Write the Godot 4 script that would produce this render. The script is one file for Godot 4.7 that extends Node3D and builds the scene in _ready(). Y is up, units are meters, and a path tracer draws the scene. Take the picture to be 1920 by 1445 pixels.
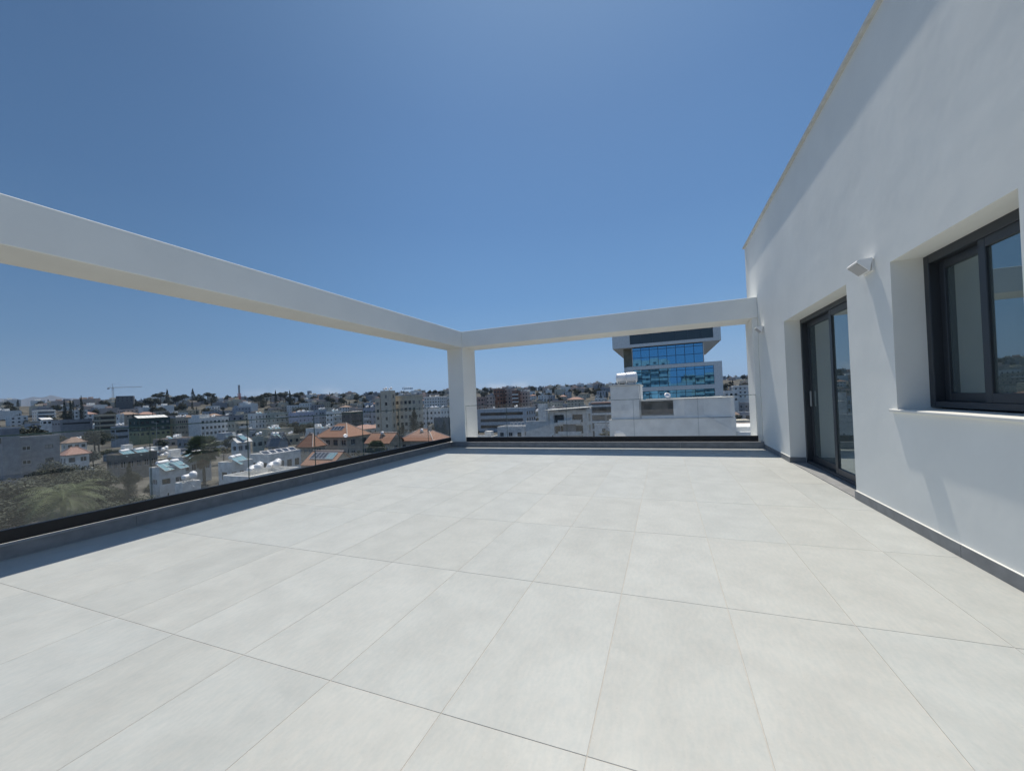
extends Node3D
# A white rooftop terrace above a Mediterranean city at midday.

const GROUND := -14.2
const EYE := Vector3(0.9115, 1.2743, 1.3679)

var rng := RandomNumberGenerator.new()
var names := {}
var mats := {}
var shapes := {}
var O := Vector3.ZERO          # subtracted from every vertex while a thing with a base is being built
var dups := {}                 # label stem -> things that share it, told apart at the end by their order from the left
var views: Array = []          # [azimuth, half width, distance, elevation] of what the town must leave in sight
var footprints: Array = []     # [x, z, radius] of what stands in the town


func _ready() -> void:
	rng.seed = 4711
	# ---- camera
	var cam := Camera3D.new()
	cam.name = "camera"
	add_child(cam)
	cam.position = EYE
	cam.rotation = Vector3(0.0079, 0.3742, -0.0433)
	cam.set_frustum(0.09916, Vector2(0.0, 0.00141), 0.05, 16000.0)
	cam.current = true
	# ---- sky, air, exposure
	var env := Environment.new()
	env.background_mode = Environment.BG_SKY
	var sky := Sky.new()
	var pano := PanoramaSkyMaterial.new()
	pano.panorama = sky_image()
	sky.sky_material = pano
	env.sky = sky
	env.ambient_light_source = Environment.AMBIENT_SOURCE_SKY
	env.tonemap_mode = Environment.TONE_MAPPER_LINEAR
	env.tonemap_exposure = 1.2
	env.sdfgi_enabled = true
	env.ssao_enabled = true
	env.ssil_enabled = true
	env.fog_enabled = true
	env.fog_density = 0.00006
	env.fog_light_color = Color(0.66, 0.75, 0.86)
	var we := WorldEnvironment.new()
	we.name = "world_environment"
	we.environment = env
	add_child(we)
	# ---- sun: high ahead, almost in the plane of the right-hand wall
	var sun := DirectionalLight3D.new()
	sun.name = "sun"
	add_child(sun)
	sun.light_color = Color(1.0, 0.97, 0.92)
	sun.light_energy = 1.3
	sun.light_angular_distance = 0.53
	sun.shadow_enabled = true
	sun.basis = Basis.looking_at(Vector3(0.060, -1.0, 0.425).normalized(), Vector3(0, 0, -1))
	# ---- large structure
	make_materials()
	make_land()
	make_terrace_floor()
	make_penthouse()
	make_beams()
	make_kerbs()
	make_balustrades()
	make_wall_lights()
	# ---- neighbours and town
	make_next_door()
	make_glass_tower()
	make_heroes()
	make_town_details()
	make_trees()
	make_town()
	finish_labels()


# ------------------------------------------------------------------ sky
func sky_image() -> ImageTexture:
	var w := 768
	var h := 384
	var im := Image.create(w, h, false, Image.FORMAT_RGBAF)
	var keys := [[0.0, Color(0.345, 0.480, 0.640)], [3.0, Color(0.290, 0.440, 0.625)], [8.0, Color(0.190, 0.350, 0.575)], [14.0, Color(0.132, 0.280, 0.520)],
		[24.0, Color(0.095, 0.215, 0.440)], [36.0, Color(0.072, 0.172, 0.375)], [50.0, Color(0.064, 0.155, 0.335)], [90.0, Color(0.058, 0.140, 0.300)]]
	var n := FastNoiseLite.new()
	n.seed = 5
	n.frequency = 1.0
	n.fractal_octaves = 4
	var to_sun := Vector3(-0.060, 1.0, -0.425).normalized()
	for y in h:
		var el := 90.0 - (y + 0.5) / h * 180.0
		var c := Color(0.25, 0.27, 0.28)
		if el >= 0.0:
			for k in keys.size() - 1:
				if el >= keys[k][0] and el <= keys[k + 1][0]:
					c = keys[k][1].lerp(keys[k + 1][1], (el - keys[k][0]) / (keys[k + 1][0] - keys[k][0]))
		for x in w:
			var p := c
			var az := (x + 0.5) / w * TAU
			if el >= 0.0:
				var e := deg_to_rad(el)
				var dir := Vector3(cos(e) * sin(az), sin(e), -cos(e) * cos(az))
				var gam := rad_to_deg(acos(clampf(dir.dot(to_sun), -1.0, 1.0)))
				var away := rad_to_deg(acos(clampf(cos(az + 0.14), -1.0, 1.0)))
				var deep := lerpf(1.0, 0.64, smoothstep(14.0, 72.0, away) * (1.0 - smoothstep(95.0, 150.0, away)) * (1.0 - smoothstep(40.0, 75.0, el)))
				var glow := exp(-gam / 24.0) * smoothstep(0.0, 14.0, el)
				p = c * deep * Color(0.86, 0.89, 0.92) + Color(0.140, 0.178, 0.185) * glow + Color(0.22, 0.205, 0.18) * exp(-gam / 10.0)  # last term: whitish core round the sun, added to fill shadows from above
				p.a = 1.0
			if el > 0.3 and el < 4.0:
				# one thin far streak of cloud above the skyline left of the column
				var v := n.get_noise_3d(cos(az) * 14.0, el * 1.6, sin(az) * 14.0) + 0.5 * n.get_noise_3d(cos(az) * 60.0, el * 5.0, sin(az) * 60.0)
				var a_deg := rad_to_deg(az) - 360.0
				var band := smoothstep(0.9, 1.5, el) * (1.0 - smoothstep(1.9, 2.8, el)) * (smoothstep(-58.0, -53.0, a_deg) * (1.0 - smoothstep(-47.0, -44.0, a_deg)) + smoothstep(-28.0, -25.0, a_deg) * (1.0 - smoothstep(-20.0, -14.0, a_deg)))
				p = p.lerp(Color(0.62, 0.67, 0.72), clampf((v + 0.12) * 1.6, 0.0, 0.6) * band)
			im.set_pixel(x, y, p)
	return ImageTexture.create_from_image(im)


# ------------------------------------------------------------------ materials
func lin(r: float, g: float, b: float) -> Color:
	return Color(r, g, b).linear_to_srgb()


func noise_tex(seed_: int, freq: float, lo: float, hi: float, size := 512, octaves := 5, type := FastNoiseLite.TYPE_SIMPLEX_SMOOTH) -> NoiseTexture2D:
	var n := FastNoiseLite.new()
	n.seed = seed_
	n.frequency = freq
	n.fractal_octaves = octaves
	n.noise_type = type
	var t := NoiseTexture2D.new()
	t.width = size
	t.height = size
	t.seamless = true
	t.noise = n
	var g := Gradient.new()
	g.set_color(0, Color(lo, lo, lo))
	g.set_color(1, Color(hi, hi, hi))
	t.color_ramp = g
	return t


func mat(key: String, c: Color, rough := 0.8, metal := 0.0) -> StandardMaterial3D:
	if mats.has(key):
		return mats[key]
	var m := StandardMaterial3D.new()
	m.resource_name = key
	m.albedo_color = c
	m.roughness = rough
	m.metallic = metal
	mats[key] = m
	return m


func grained(key: String, c: Color, rough: float, tex: Texture2D, scale_: float) -> StandardMaterial3D:
	var m := mat(key, c, rough)
	m.albedo_texture = tex
	m.uv1_triplanar = true
	m.uv1_world_triplanar = true
	m.uv1_scale = Vector3.ONE * scale_
	return m


func make_materials() -> void:
	var grime := noise_tex(3, 0.012, 0.80, 1.0)
	var fine := noise_tex(9, 0.03, 0.90, 1.0)
	# painted render of the terrace: almost white, trowelled
	var r := grained("white_render", lin(0.86, 0.865, 0.825), 0.85, noise_tex(21, 0.006, 0.975, 1.0), 0.35)
	var hn := noise_tex(22, 0.006, 0.0, 1.0, 512, 4)
	hn.color_ramp = null
	hn.as_normal_map = true
	hn.bump_strength = 1.2
	r.normal_enabled = true
	r.normal_texture = hn
	r.normal_scale = 0.5
	r = grained("white_beam", lin(0.86, 0.86, 0.82), 0.85, noise_tex(21, 0.006, 0.975, 1.0), 0.35)
	grained("coping", lin(0.62, 0.62, 0.58), 0.6, fine, 0.6)
	grained("kerb_tile", lin(0.27, 0.275, 0.28), 0.55, noise_tex(31, 0.02, 0.86, 1.0), 0.5)
	grained("grout", lin(0.52, 0.49, 0.44), 0.95, fine, 2.0)
	grained("sealant", lin(0.36, 0.36, 0.36), 0.7, fine, 2.0)
	mat("channel", lin(0.018, 0.018, 0.020), 0.45, 0.3)
	mat("frame", lin(0.042, 0.050, 0.060), 0.42, 0.3)
	mat("lamp_white", lin(0.84, 0.84, 0.83), 0.45)
	mat("lamp_lens", lin(0.42, 0.42, 0.42), 0.3)
	mat("sill", lin(0.74, 0.73, 0.68), 0.5)
	grained("inner_wall", lin(0.66, 0.66, 0.63), 0.9, fine, 0.5)
	grained("inner_floor", lin(0.36, 0.36, 0.35), 0.4, fine, 0.5)
	mat("curtain", lin(0.5, 0.5, 0.48), 0.9)
	var g := mat("clear_glass", lin(0.55, 0.72, 0.70), 0.0)
	g.albedo_color.a = 0.010
	g.transparency = BaseMaterial3D.TRANSPARENCY_ALPHA
	g = mat("door_glass", lin(0.26, 0.33, 0.34), 0.0, 0.7)
	g.albedo_color.a = 0.45
	g.transparency = BaseMaterial3D.TRANSPARENCY_ALPHA
	g.metallic_specular = 0.7
	mat("glass_edge", lin(0.06, 0.10, 0.09), 0.2)
	# town
	var cols := {"white": [0.82, 0.82, 0.79], "grey": [0.30, 0.31, 0.33], "olive": [0.26, 0.25, 0.19], "bluegrey": [0.40, 0.44, 0.49], "green": [0.045, 0.085, 0.075],
		"yellow": [0.34, 0.35, 0.20], "tan": [0.46, 0.41, 0.33], "beige": [0.48, 0.44, 0.34], "palegreen": [0.40, 0.43, 0.38], "lilac": [0.55, 0.56, 0.66], "aqua": [0.38, 0.53, 0.55],
		"darkglass": [0.07, 0.085, 0.10], "beigetower": [0.70, 0.63, 0.50], "darkgrey": [0.13, 0.14, 0.15], "brownwall": [0.30, 0.26, 0.22], "bluewhite": [0.50, 0.56, 0.62],
		"pink": [0.40, 0.29, 0.26], "brown": [0.25, 0.14, 0.10], "pinkcream": [0.56, 0.46, 0.40], "cream": [0.62, 0.57, 0.46], "orange": [0.42, 0.22, 0.14], "pinkroof": [0.50, 0.30, 0.24],
		"brownroof": [0.30, 0.21, 0.16], "whiteroof": [0.70, 0.70, 0.69], "greyroof": [0.22, 0.23, 0.25], "roofslab": [0.66, 0.65, 0.61], "sand": [0.40, 0.34, 0.25]}
	for k in cols:
		grained(k, lin(cols[k][0], cols[k][1], cols[k][2]), 0.85, grime, 0.11)
	mats["orange"].albedo_texture = noise_tex(41, 0.05, 0.62, 1.0)
	mats["orange"].uv1_scale = Vector3.ONE * 0.4
	mats["pinkroof"].albedo_texture = mats["orange"].albedo_texture
	mat("pane_dark", lin(0.020, 0.024, 0.028), 0.12)
	mat("pane_blue", lin(0.030, 0.045, 0.060), 0.10)
	mat("pane_blind", lin(0.22, 0.22, 0.21), 0.6)
	mat("white_plastic", lin(0.80, 0.80, 0.80), 0.35)
	mat("galvanised", lin(0.42, 0.44, 0.45), 0.4, 0.6)
	mat("collector", lin(0.16, 0.28, 0.32), 0.12)
	mat("photovoltaic", lin(0.030, 0.040, 0.065), 0.18)
	mat("panel_frame", lin(0.55, 0.56, 0.58), 0.35, 0.5)
	mat("rust_red", lin(0.36, 0.07, 0.05), 0.6)
	mat("sign_blue", lin(0.02, 0.04, 0.12), 0.5)
	mat("black_rubber", lin(0.02, 0.02, 0.02), 0.8)
	grained("bark", lin(0.11, 0.085, 0.06), 0.9, fine, 1.0)
	for k in [["leaf_dark", 0.020, 0.030, 0.012], ["leaf_mid", 0.032, 0.043, 0.017], ["leaf_pine", 0.028, 0.040, 0.024], ["leaf_olive", 0.075, 0.078, 0.044], ["palm_green", 0.090, 0.118, 0.045], ["palm_dry", 0.26, 0.19, 0.11]]:
		var m := mat(k[0], lin(k[1], k[2], k[3]), 0.7)
		m.backlight_enabled = true
		m.backlight = Color(0.14, 0.16, 0.07)
		m.vertex_color_use_as_albedo = true
	var t := mat("tower_glass", lin(0.10, 0.30, 0.50), 0.03, 0.85)
	t.metallic_specular = 0.7
	mat("tower_glass_dark", lin(0.06, 0.07, 0.075), 0.03, 0.6)
	mat("tower_mullion", lin(0.02, 0.035, 0.06), 0.4)
	grained("tower_white", lin(0.84, 0.84, 0.81), 0.6, fine, 0.2)
	grained("next_white", lin(0.78, 0.79, 0.77), 0.85, fine, 0.07)
	grained("next_grey", lin(0.26, 0.265, 0.27), 0.85, grime, 0.2)


# ------------------------------------------------------------------ objects
func numbered(called: String, parent: Node) -> String:
	var key := "%d/%s" % [parent.get_instance_id(), called]
	var n: int = names.get(key, 0)
	names[key] = n + 1
	return called if n == 0 else "%s_%03d" % [called, n]


func tag(o: Node, label: String, category: String, group := "") -> Node:
	o.set_meta("label", label)
	o.set_meta("category", category)
	if group:
		o.set_meta("group", group)
	return o


func thing(called: String, label: String, category: String, at := Vector3.ZERO, turn := 0.0, group := "") -> Node3D:
	var o := Node3D.new()
	o.name = numbered(called, self)
	add_child(o, true)
	o.position = at
	o.rotation.y = turn
	tag(o, label, category, group)
	return o


func put(called: String, mesh: Mesh, m: Material, parent: Node = self, at := Vector3.ZERO) -> MeshInstance3D:
	var o := MeshInstance3D.new()
	o.name = numbered(called, parent)
	o.mesh = mesh
	o.material_override = m
	o.position = at
	parent.add_child(o, true)
	return o


func obj(called: String, st: SurfaceTool, m: Material, parent: Node = self, at := Vector3.ZERO) -> MeshInstance3D:
	return put(called, done(st), m, parent, at)


func struct(o: Node) -> Node:
	o.set_meta("kind", "structure")
	return o


func stuff(o: Node) -> Node:
	o.set_meta("kind", "stuff")
	return o


func dup(root: Node3D, called: String, at: Vector3, turn := 0.0) -> Node3D:
	var r: Node3D = root.duplicate()
	r.name = numbered(called, self)
	add_child(r, true)
	r.position = at
	r.rotation.y = turn
	return r


func told_apart(o: Node3D, stem: String) -> void:
	if not dups.has(stem):
		dups[stem] = []
	dups[stem].append(o)


func finish_labels() -> void:
	var words := ["leftmost", "second from left", "third from left", "fourth from left", "fifth from left", "sixth from left", "seventh from left", "eighth from left", "ninth from left", "tenth from left"]
	for stem in dups:
		var all: Array = dups[stem]
		all.sort_custom(func(a, b): return azimuth(a.position) < azimuth(b.position))
		for i in all.size():
			var w := ""
			if all.size() > 1:
				w = words[i] + " " if i < words.size() and i < all.size() - 1 else ("rightmost " if i == all.size() - 1 else "%dth from left " % (i + 1))
			all[i].set_meta("label", w + stem)


func azimuth(p: Vector3) -> float:
	return rad_to_deg(atan2(p.x - EYE.x, EYE.z - p.z))


# ------------------------------------------------------------------ shapes
func new_st() -> SurfaceTool:
	var st := SurfaceTool.new()
	st.begin(Mesh.PRIMITIVE_TRIANGLES)
	st.set_smooth_group(-1)
	return st


func done(st: SurfaceTool) -> ArrayMesh:
	st.generate_normals()
	return st.commit()


func face(st: SurfaceTool, pts: Array, out: Vector3) -> void:
	# a convex polygon whose front looks along out
	var n: Vector3 = (pts[1] - pts[0]).cross(pts[2] - pts[0])
	var flip := n.dot(out) > 0.0
	for i in range(1, pts.size() - 1):
		st.add_vertex(pts[0] - O)
		st.add_vertex((pts[i + 1] if flip else pts[i]) - O)
		st.add_vertex((pts[i] if flip else pts[i + 1]) - O)


func box(st: SurfaceTool, lo: Vector3, hi: Vector3, xf := Transform3D.IDENTITY) -> void:
	for ax in 3:
		var b := (ax + 1) % 3
		var c := (ax + 2) % 3
		for s in 2:
			var pts := []
			for k in [[0, 0], [1, 0], [1, 1], [0, 1]]:
				var p := Vector3.ZERO
				p[ax] = hi[ax] if s else lo[ax]
				p[b] = hi[b] if k[0] else lo[b]
				p[c] = hi[c] if k[1] else lo[c]
				pts.append(xf * p)
			var o := Vector3.ZERO
			o[ax] = 1.0 if s else -1.0
			face(st, pts, xf.basis * o)


func bevel(st: SurfaceTool, lo: Vector3, hi: Vector3, r: float, xf := Transform3D.IDENTITY) -> void:
	var pt := func(s: Array, keep: int) -> Vector3:
		var p := Vector3.ZERO
		for a in 3:
			p[a] = (hi[a] - (0.0 if a == keep else r)) if s[a] else (lo[a] + (0.0 if a == keep else r))
		return xf * p
	for ax in 3:
		var b := (ax + 1) % 3
		var c := (ax + 2) % 3
		for s in 2:
			var pts := []
			for k in [[0, 0], [1, 0], [1, 1], [0, 1]]:
				var q := [0, 0, 0]
				q[ax] = s
				q[b] = k[0]
				q[c] = k[1]
				pts.append(pt.call(q, ax))
			var o := Vector3.ZERO
			o[ax] = 1.0 if s else -1.0
			face(st, pts, xf.basis * o)
			for t in 2:                      # the edge between ax = s and b = t
				var q0 := [0, 0, 0]
				q0[ax] = s
				q0[b] = t
				var q1 := q0.duplicate()
				q1[c] = 1
				var e := Vector3.ZERO
				e[ax] = 1.0 if s else -1.0
				e[b] = 1.0 if t else -1.0
				face(st, [pt.call(q0, ax), pt.call(q1, ax), pt.call(q1, b), pt.call(q0, b)], xf.basis * e)
	for i in 8:
		var s3 := [i & 1, (i >> 1) & 1, (i >> 2) & 1]
		face(st, [pt.call(s3, 0), pt.call(s3, 1), pt.call(s3, 2)], xf.basis * Vector3(s3[0] * 2 - 1, s3[1] * 2 - 1, s3[2] * 2 - 1))


func tube(st: SurfaceTool, a: Vector3, b: Vector3, ra: float, rb := -1.0, sides := 10) -> void:
	if rb < 0.0:
		rb = ra
	var d := (b - a).normalized()
	var u := d.cross(Vector3.UP if absf(d.y) < 0.9 else Vector3.RIGHT).normalized()
	var v := d.cross(u)
	var pa := []
	var pb := []
	for i in sides:
		var t := TAU * i / sides
		var o := u * cos(t) + v * sin(t)
		pa.append(a + o * ra)
		pb.append(b + o * rb)
	st.set_smooth_group(1)
	for i in sides:
		var j := (i + 1) % sides
		face(st, [pa[i], pa[j], pb[j], pb[i]], (pa[i] + pa[j]) * 0.5 - a + (b - a) * 0.0)
	st.set_smooth_group(-1)
	face(st, pa, -d)
	face(st, pb, d)


func lathe(st: SurfaceTool, at: Vector3, axis: Vector3, prof: Array, sides := 16) -> void:
	# prof: [distance along axis, radius]
	var u := axis.cross(Vector3.UP if absf(axis.y) < 0.9 else Vector3.RIGHT).normalized()
	var v := axis.cross(u)
	st.set_smooth_group(1)
	for k in prof.size() - 1:
		for i in sides:
			var q := []
			for e in [[k, i], [k, i + 1], [k + 1, i + 1], [k + 1, i]]:
				var t: float = TAU * e[1] / sides
				q.append(at + axis * prof[e[0]][0] + (u * cos(t) + v * sin(t)) * prof[e[0]][1])
			var mid: Vector3 = (q[0] + q[1] + q[2] + q[3]) * 0.25
			var out: Vector3 = mid - at - axis * axis.dot(mid - at)
			var slope: float = prof[k + 1][1] - prof[k][1]
			out = out.normalized() - axis * slope / maxf(absf(prof[k + 1][0] - prof[k][0]), 0.001)
			if (q[1] - q[0]).length() < 1e-5:
				face(st, [q[0], q[2], q[3]], out)
			elif (q[3] - q[2]).length() < 1e-5:
				face(st, [q[0], q[1], q[2]], out)
			else:
				face(st, q, out)
	st.set_smooth_group(-1)


func facade(st: SurfaceTool, o: Vector3, ux: Vector3, w: float, h: float, holes: Array, depth: float, out: Vector3) -> void:
	# a wall sheet with openings (Rect2 in metres from o) that have reveals of the given depth
	var xs := [0.0, w]
	var ys := [0.0, h]
	for r in holes:
		xs += [r.position.x, r.end.x]
		ys += [r.position.y, r.end.y]
	xs.sort()
	ys.sort()
	for i in xs.size() - 1:
		if xs[i + 1] - xs[i] < 1e-4:
			continue
		var y0 := -1.0
		for j in range(ys.size()):
			var solid := j < ys.size() - 1
			if solid and ys[j + 1] - ys[j] >= 1e-4:
				var c := Vector2((xs[i] + xs[i + 1]) * 0.5, (ys[j] + ys[j + 1]) * 0.5)
				for r in holes:
					if r.has_point(c):
						solid = false
			elif solid:
				continue
			if solid and y0 < 0.0:
				y0 = ys[j]
			if not solid and y0 >= 0.0:
				var a: Vector3 = o + ux * xs[i]
				var b: Vector3 = o + ux * xs[i + 1]
				face(st, [a + Vector3.UP * y0, b + Vector3.UP * y0, b + Vector3.UP * ys[j], a + Vector3.UP * ys[j]], out)
				y0 = -1.0
	for r in holes:
		var p := [o + ux * r.position.x + Vector3.UP * r.position.y, o + ux * r.end.x + Vector3.UP * r.position.y, o + ux * r.end.x + Vector3.UP * r.end.y, o + ux * r.position.x + Vector3.UP * r.end.y]
		var mid: Vector3 = (p[0] + p[2]) * 0.5
		for k in 4:
			var a: Vector3 = p[k]
			var b: Vector3 = p[(k + 1) % 4]
			face(st, [a, b, b - out * depth, a - out * depth], mid - (a + b) * 0.5)


# ------------------------------------------------------------------ land
func land_y(r: float) -> float:
	var t := clampf((r - 380.0) / 470.0, 0.0, 1.0)
	return GROUND + 34.0 * t * t * (3.0 - 2.0 * t)


func ground_at(x: float, z: float) -> float:
	return land_y(Vector2(x - EYE.x, z - EYE.z).length())


func make_land() -> void:
	var st := new_st()
	var rs := [0.0, 30.0, 70.0, 120.0, 180.0, 260.0, 340.0, 400.0, 460.0, 520.0, 580.0, 640.0, 700.0, 760.0, 820.0, 900.0, 1100.0, 1500.0, 2200.0, 3500.0, 6000.0, 12000.0]
	var n := FastNoiseLite.new()
	n.seed = 8
	n.frequency = 0.004
	var pt := func(i: int, k: int) -> Vector3:
		var a := TAU * k / 96.0
		var x: float = EYE.x + rs[i] * sin(a)
		var z: float = EYE.z - rs[i] * cos(a)
		var y := land_y(rs[i])
		if rs[i] > 390.0:
			y += n.get_noise_2d(x, z) * 5.0
		return Vector3(x, y - 0.0002 * maxf(rs[i] - 1500.0, 0.0), z)
	st.set_smooth_group(1)
	for i in rs.size() - 1:
		for k in 96:
			if i == 0:
				face(st, [pt.call(0, k), pt.call(1, k), pt.call(1, k + 1)], Vector3.UP)
			else:
				face(st, [pt.call(i, k), pt.call(i, k + 1), pt.call(i + 1, k + 1), pt.call(i + 1, k)], Vector3.UP)
	var g := grained("earth", lin(0.16, 0.15, 0.12), 0.95, noise_tex(51, 0.01, 0.55, 1.0), 0.012)
	g.detail_enabled = true
	g.detail_albedo = noise_tex(52, 0.02, 0.7, 1.0)
	g.detail_blend_mode = BaseMaterial3D.BLEND_MODE_MUL
	struct(obj("ground", st, g))
	# mountains on the horizon at the far left: a long ridge with spurs
	st = new_st()
	st.set_smooth_group(1)
	var m := FastNoiseLite.new()
	m.seed = 12
	m.frequency = 0.9
	m.fractal_octaves = 4
	var ridge := func(az: float) -> float:
		var hgt := 350.0 * (1.0 - smoothstep(-69.8, -66.0, az)) * smoothstep(-120.0, -100.0, az)
		return hgt * (0.95 + 0.10 * m.get_noise_1d(az * 0.8)) + 30.0 * exp(-pow((az + 71.3) / 0.55, 2.0)) + 24.0 * exp(-pow((az + 72.4) / 0.5, 2.0))
	var rows := [[8200.0, 0.0], [8700.0, 0.35], [9200.0, 0.72], [9700.0, 1.0], [10400.0, 0.6], [11200.0, 0.0]]
	var mp := func(i: int, k: int) -> Vector3:
		var az := -120.0 + k * 0.35
		var a := deg_to_rad(az)
		var share: float = rows[i][1]
		var y: float = 12.0 + ridge.call(az) * share * (1.0 + (0.45 * m.get_noise_2d(az * 1.7, i * 0.7) if share < 0.99 else 0.0))
		return Vector3(EYE.x + rows[i][0] * sin(a), y, EYE.z - rows[i][0] * cos(a))
	for i in rows.size() - 1:
		for k in 170:
			face(st, [mp.call(i, k), mp.call(i, k + 1), mp.call(i + 1, k + 1), mp.call(i + 1, k)], Vector3.UP)
	struct(obj("mountain_ridge", st, grained("mountain", lin(0.10, 0.10, 0.10), 0.95, noise_tex(53, 0.02, 0.7, 1.0), 0.0008)))
	# streets
	for s in [[Vector2(-34, 30), Vector2(-34, -190), 7.0], [Vector2(-190, -26), Vector2(-20, -26), 6.0], [Vector2(-66, -20), Vector2(-66, -230), 6.0], [Vector2(-200, -88), Vector2(-20, -88), 7.0], [Vector2(18, -20), Vector2(18, -250), 8.0]]:
		var a: Vector2 = s[0]
		var b: Vector2 = s[1]
		var side: Vector2 = (b - a).normalized().orthogonal() * s[2] * 0.5
		var y := GROUND + 0.02
		var r := new_st()
		face(r, [Vector3(a.x + side.x, y, a.y + side.y), Vector3(a.x - side.x, y, a.y - side.y), Vector3(b.x - side.x, y, b.y - side.y), Vector3(b.x + side.x, y, b.y + side.y)], Vector3.UP)
		struct(obj("road", r, grained("asphalt", lin(0.06, 0.06, 0.062), 0.9, noise_tex(54, 0.03, 0.7, 1.0), 0.2), self, Vector3(0, 0.004 * names.get("%d/road" % get_instance_id(), 0), 0)))


# ------------------------------------------------------------------ terrace
func tile_print() -> ImageTexture:
	# pale porcelain: soft clouds, faint streaks, a few smudges and pits
	var w := 1024
	var im := Image.create(w, w, false, Image.FORMAT_RGB8)
	var a := FastNoiseLite.new()
	a.seed = 61
	a.frequency = 0.0042
	a.fractal_octaves = 5
	a.domain_warp_enabled = true
	a.domain_warp_amplitude = 90.0
	a.domain_warp_frequency = 0.006
	var b := FastNoiseLite.new()
	b.seed = 62
	b.frequency = 0.02
	b.fractal_octaves = 4
	var c := FastNoiseLite.new()
	c.seed = 63
	c.frequency = 0.09
	var ia := a.get_seamless_image(w, w)
	var ib := b.get_seamless_image(w, w)
	var ic := c.get_seamless_image(w, w)
	for y in w:
		for x in w:
			var va := ia.get_pixel(x, y).r
			var vb := ib.get_pixel((x * 3) % w, y).r
			var vc := ic.get_pixel(x, y).r
			var v := 0.94 + (va - 0.5) * 0.065 + (vb - 0.5) * 0.04 + (vc - 0.5) * 0.025
			var vein := absf(va - 0.46)
			if vein < 0.018:
				v -= 0.022 * (1.0 - vein / 0.018) * smoothstep(0.45, 0.65, vb)
			if vc > 0.80 and vb > 0.62:
				v -= 0.045
			var warm := (vb - 0.5) * 0.02
			im.set_pixel(x, y, Color(clampf(v + warm, 0, 1), clampf(v, 0, 1), clampf(v - warm * 0.6 - 0.004, 0, 1)))
	return ImageTexture.create_from_image(im)


func make_terrace_floor() -> void:
	var st := new_st()
	box(st, Vector3(-5.2, -0.45, -9.2), Vector3(2.95, -0.0025, 5.3))
	var fl: Node3D = struct(obj("terrace_floor", st, mats["grout"]))
	var tex := tile_print()
	var kinds := []
	for k in 5:
		var m := StandardMaterial3D.new()
		m.resource_name = "porcelain"
		var t: float = [0.0, -0.008, 0.007, -0.014, 0.004][k]
		m.albedo_color = lin(0.432 + t + 0.0018 * (k - 2), 0.446 + t, 0.433 + t - 0.002 * (k - 2))
		m.albedo_texture = tex
		m.roughness = 0.5
		kinds.append(m)
	for i in range(-8, 5):
		for j in range(-4, 8):
			var x0 := 0.6 * i
			var x1 := minf(0.6 * (i + 1), 2.853)
			var z0 := maxf(-1.2 * j - 1.2, -8.29)
			var z1 := -1.2 * j
			if z1 - z0 < 0.05:
				continue
			var h := new_st()
			var g := 0.0015
			var lo := Vector3(x0 + g, -0.004, z0 + g)
			var hi := Vector3(x1 - g, rng.randf_range(-0.0006, 0.0), z1 - g)
			O = Vector3(x0, 0, z1)
			tile(h, lo, hi, Vector2(rng.randf(), rng.randf()))
			var o := obj("tile", h, kinds[rng.randi() % 5], fl, O)
			O = Vector3.ZERO
			o.rotation.y = 0.0


func tile(st: SurfaceTool, lo: Vector3, hi: Vector3, off: Vector2) -> void:
	# a slab with an arrised edge; the print runs across the face
	var e := 0.0012
	var top := [Vector3(lo.x + e, hi.y, lo.z + e), Vector3(hi.x - e, hi.y, lo.z + e), Vector3(hi.x - e, hi.y, hi.z - e), Vector3(lo.x + e, hi.y, hi.z - e)]
	var mid := [Vector3(lo.x, hi.y - e, lo.z), Vector3(hi.x, hi.y - e, lo.z), Vector3(hi.x, hi.y - e, hi.z), Vector3(lo.x, hi.y - e, hi.z)]
	var bot := [Vector3(lo.x, lo.y, lo.z), Vector3(hi.x, lo.y, lo.z), Vector3(hi.x, lo.y, hi.z), Vector3(lo.x, lo.y, hi.z)]
	var add := func(p: Vector3) -> void:
		st.set_uv(Vector2(p.x - lo.x, p.z - lo.z) / 1.9 + off)
		st.add_vertex(p - O)
	var quad := func(a: Vector3, b: Vector3, c: Vector3, d: Vector3) -> void:
		for p in [a, b, c, a, c, d]:
			add.call(p)
	quad.call(top[0], top[1], top[2], top[3])
	for k in 4:
		var n := (k + 1) % 4
		quad.call(top[n], top[k], mid[k], mid[n])
		quad.call(mid[n], mid[k], bot[k], bot[n])


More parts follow.
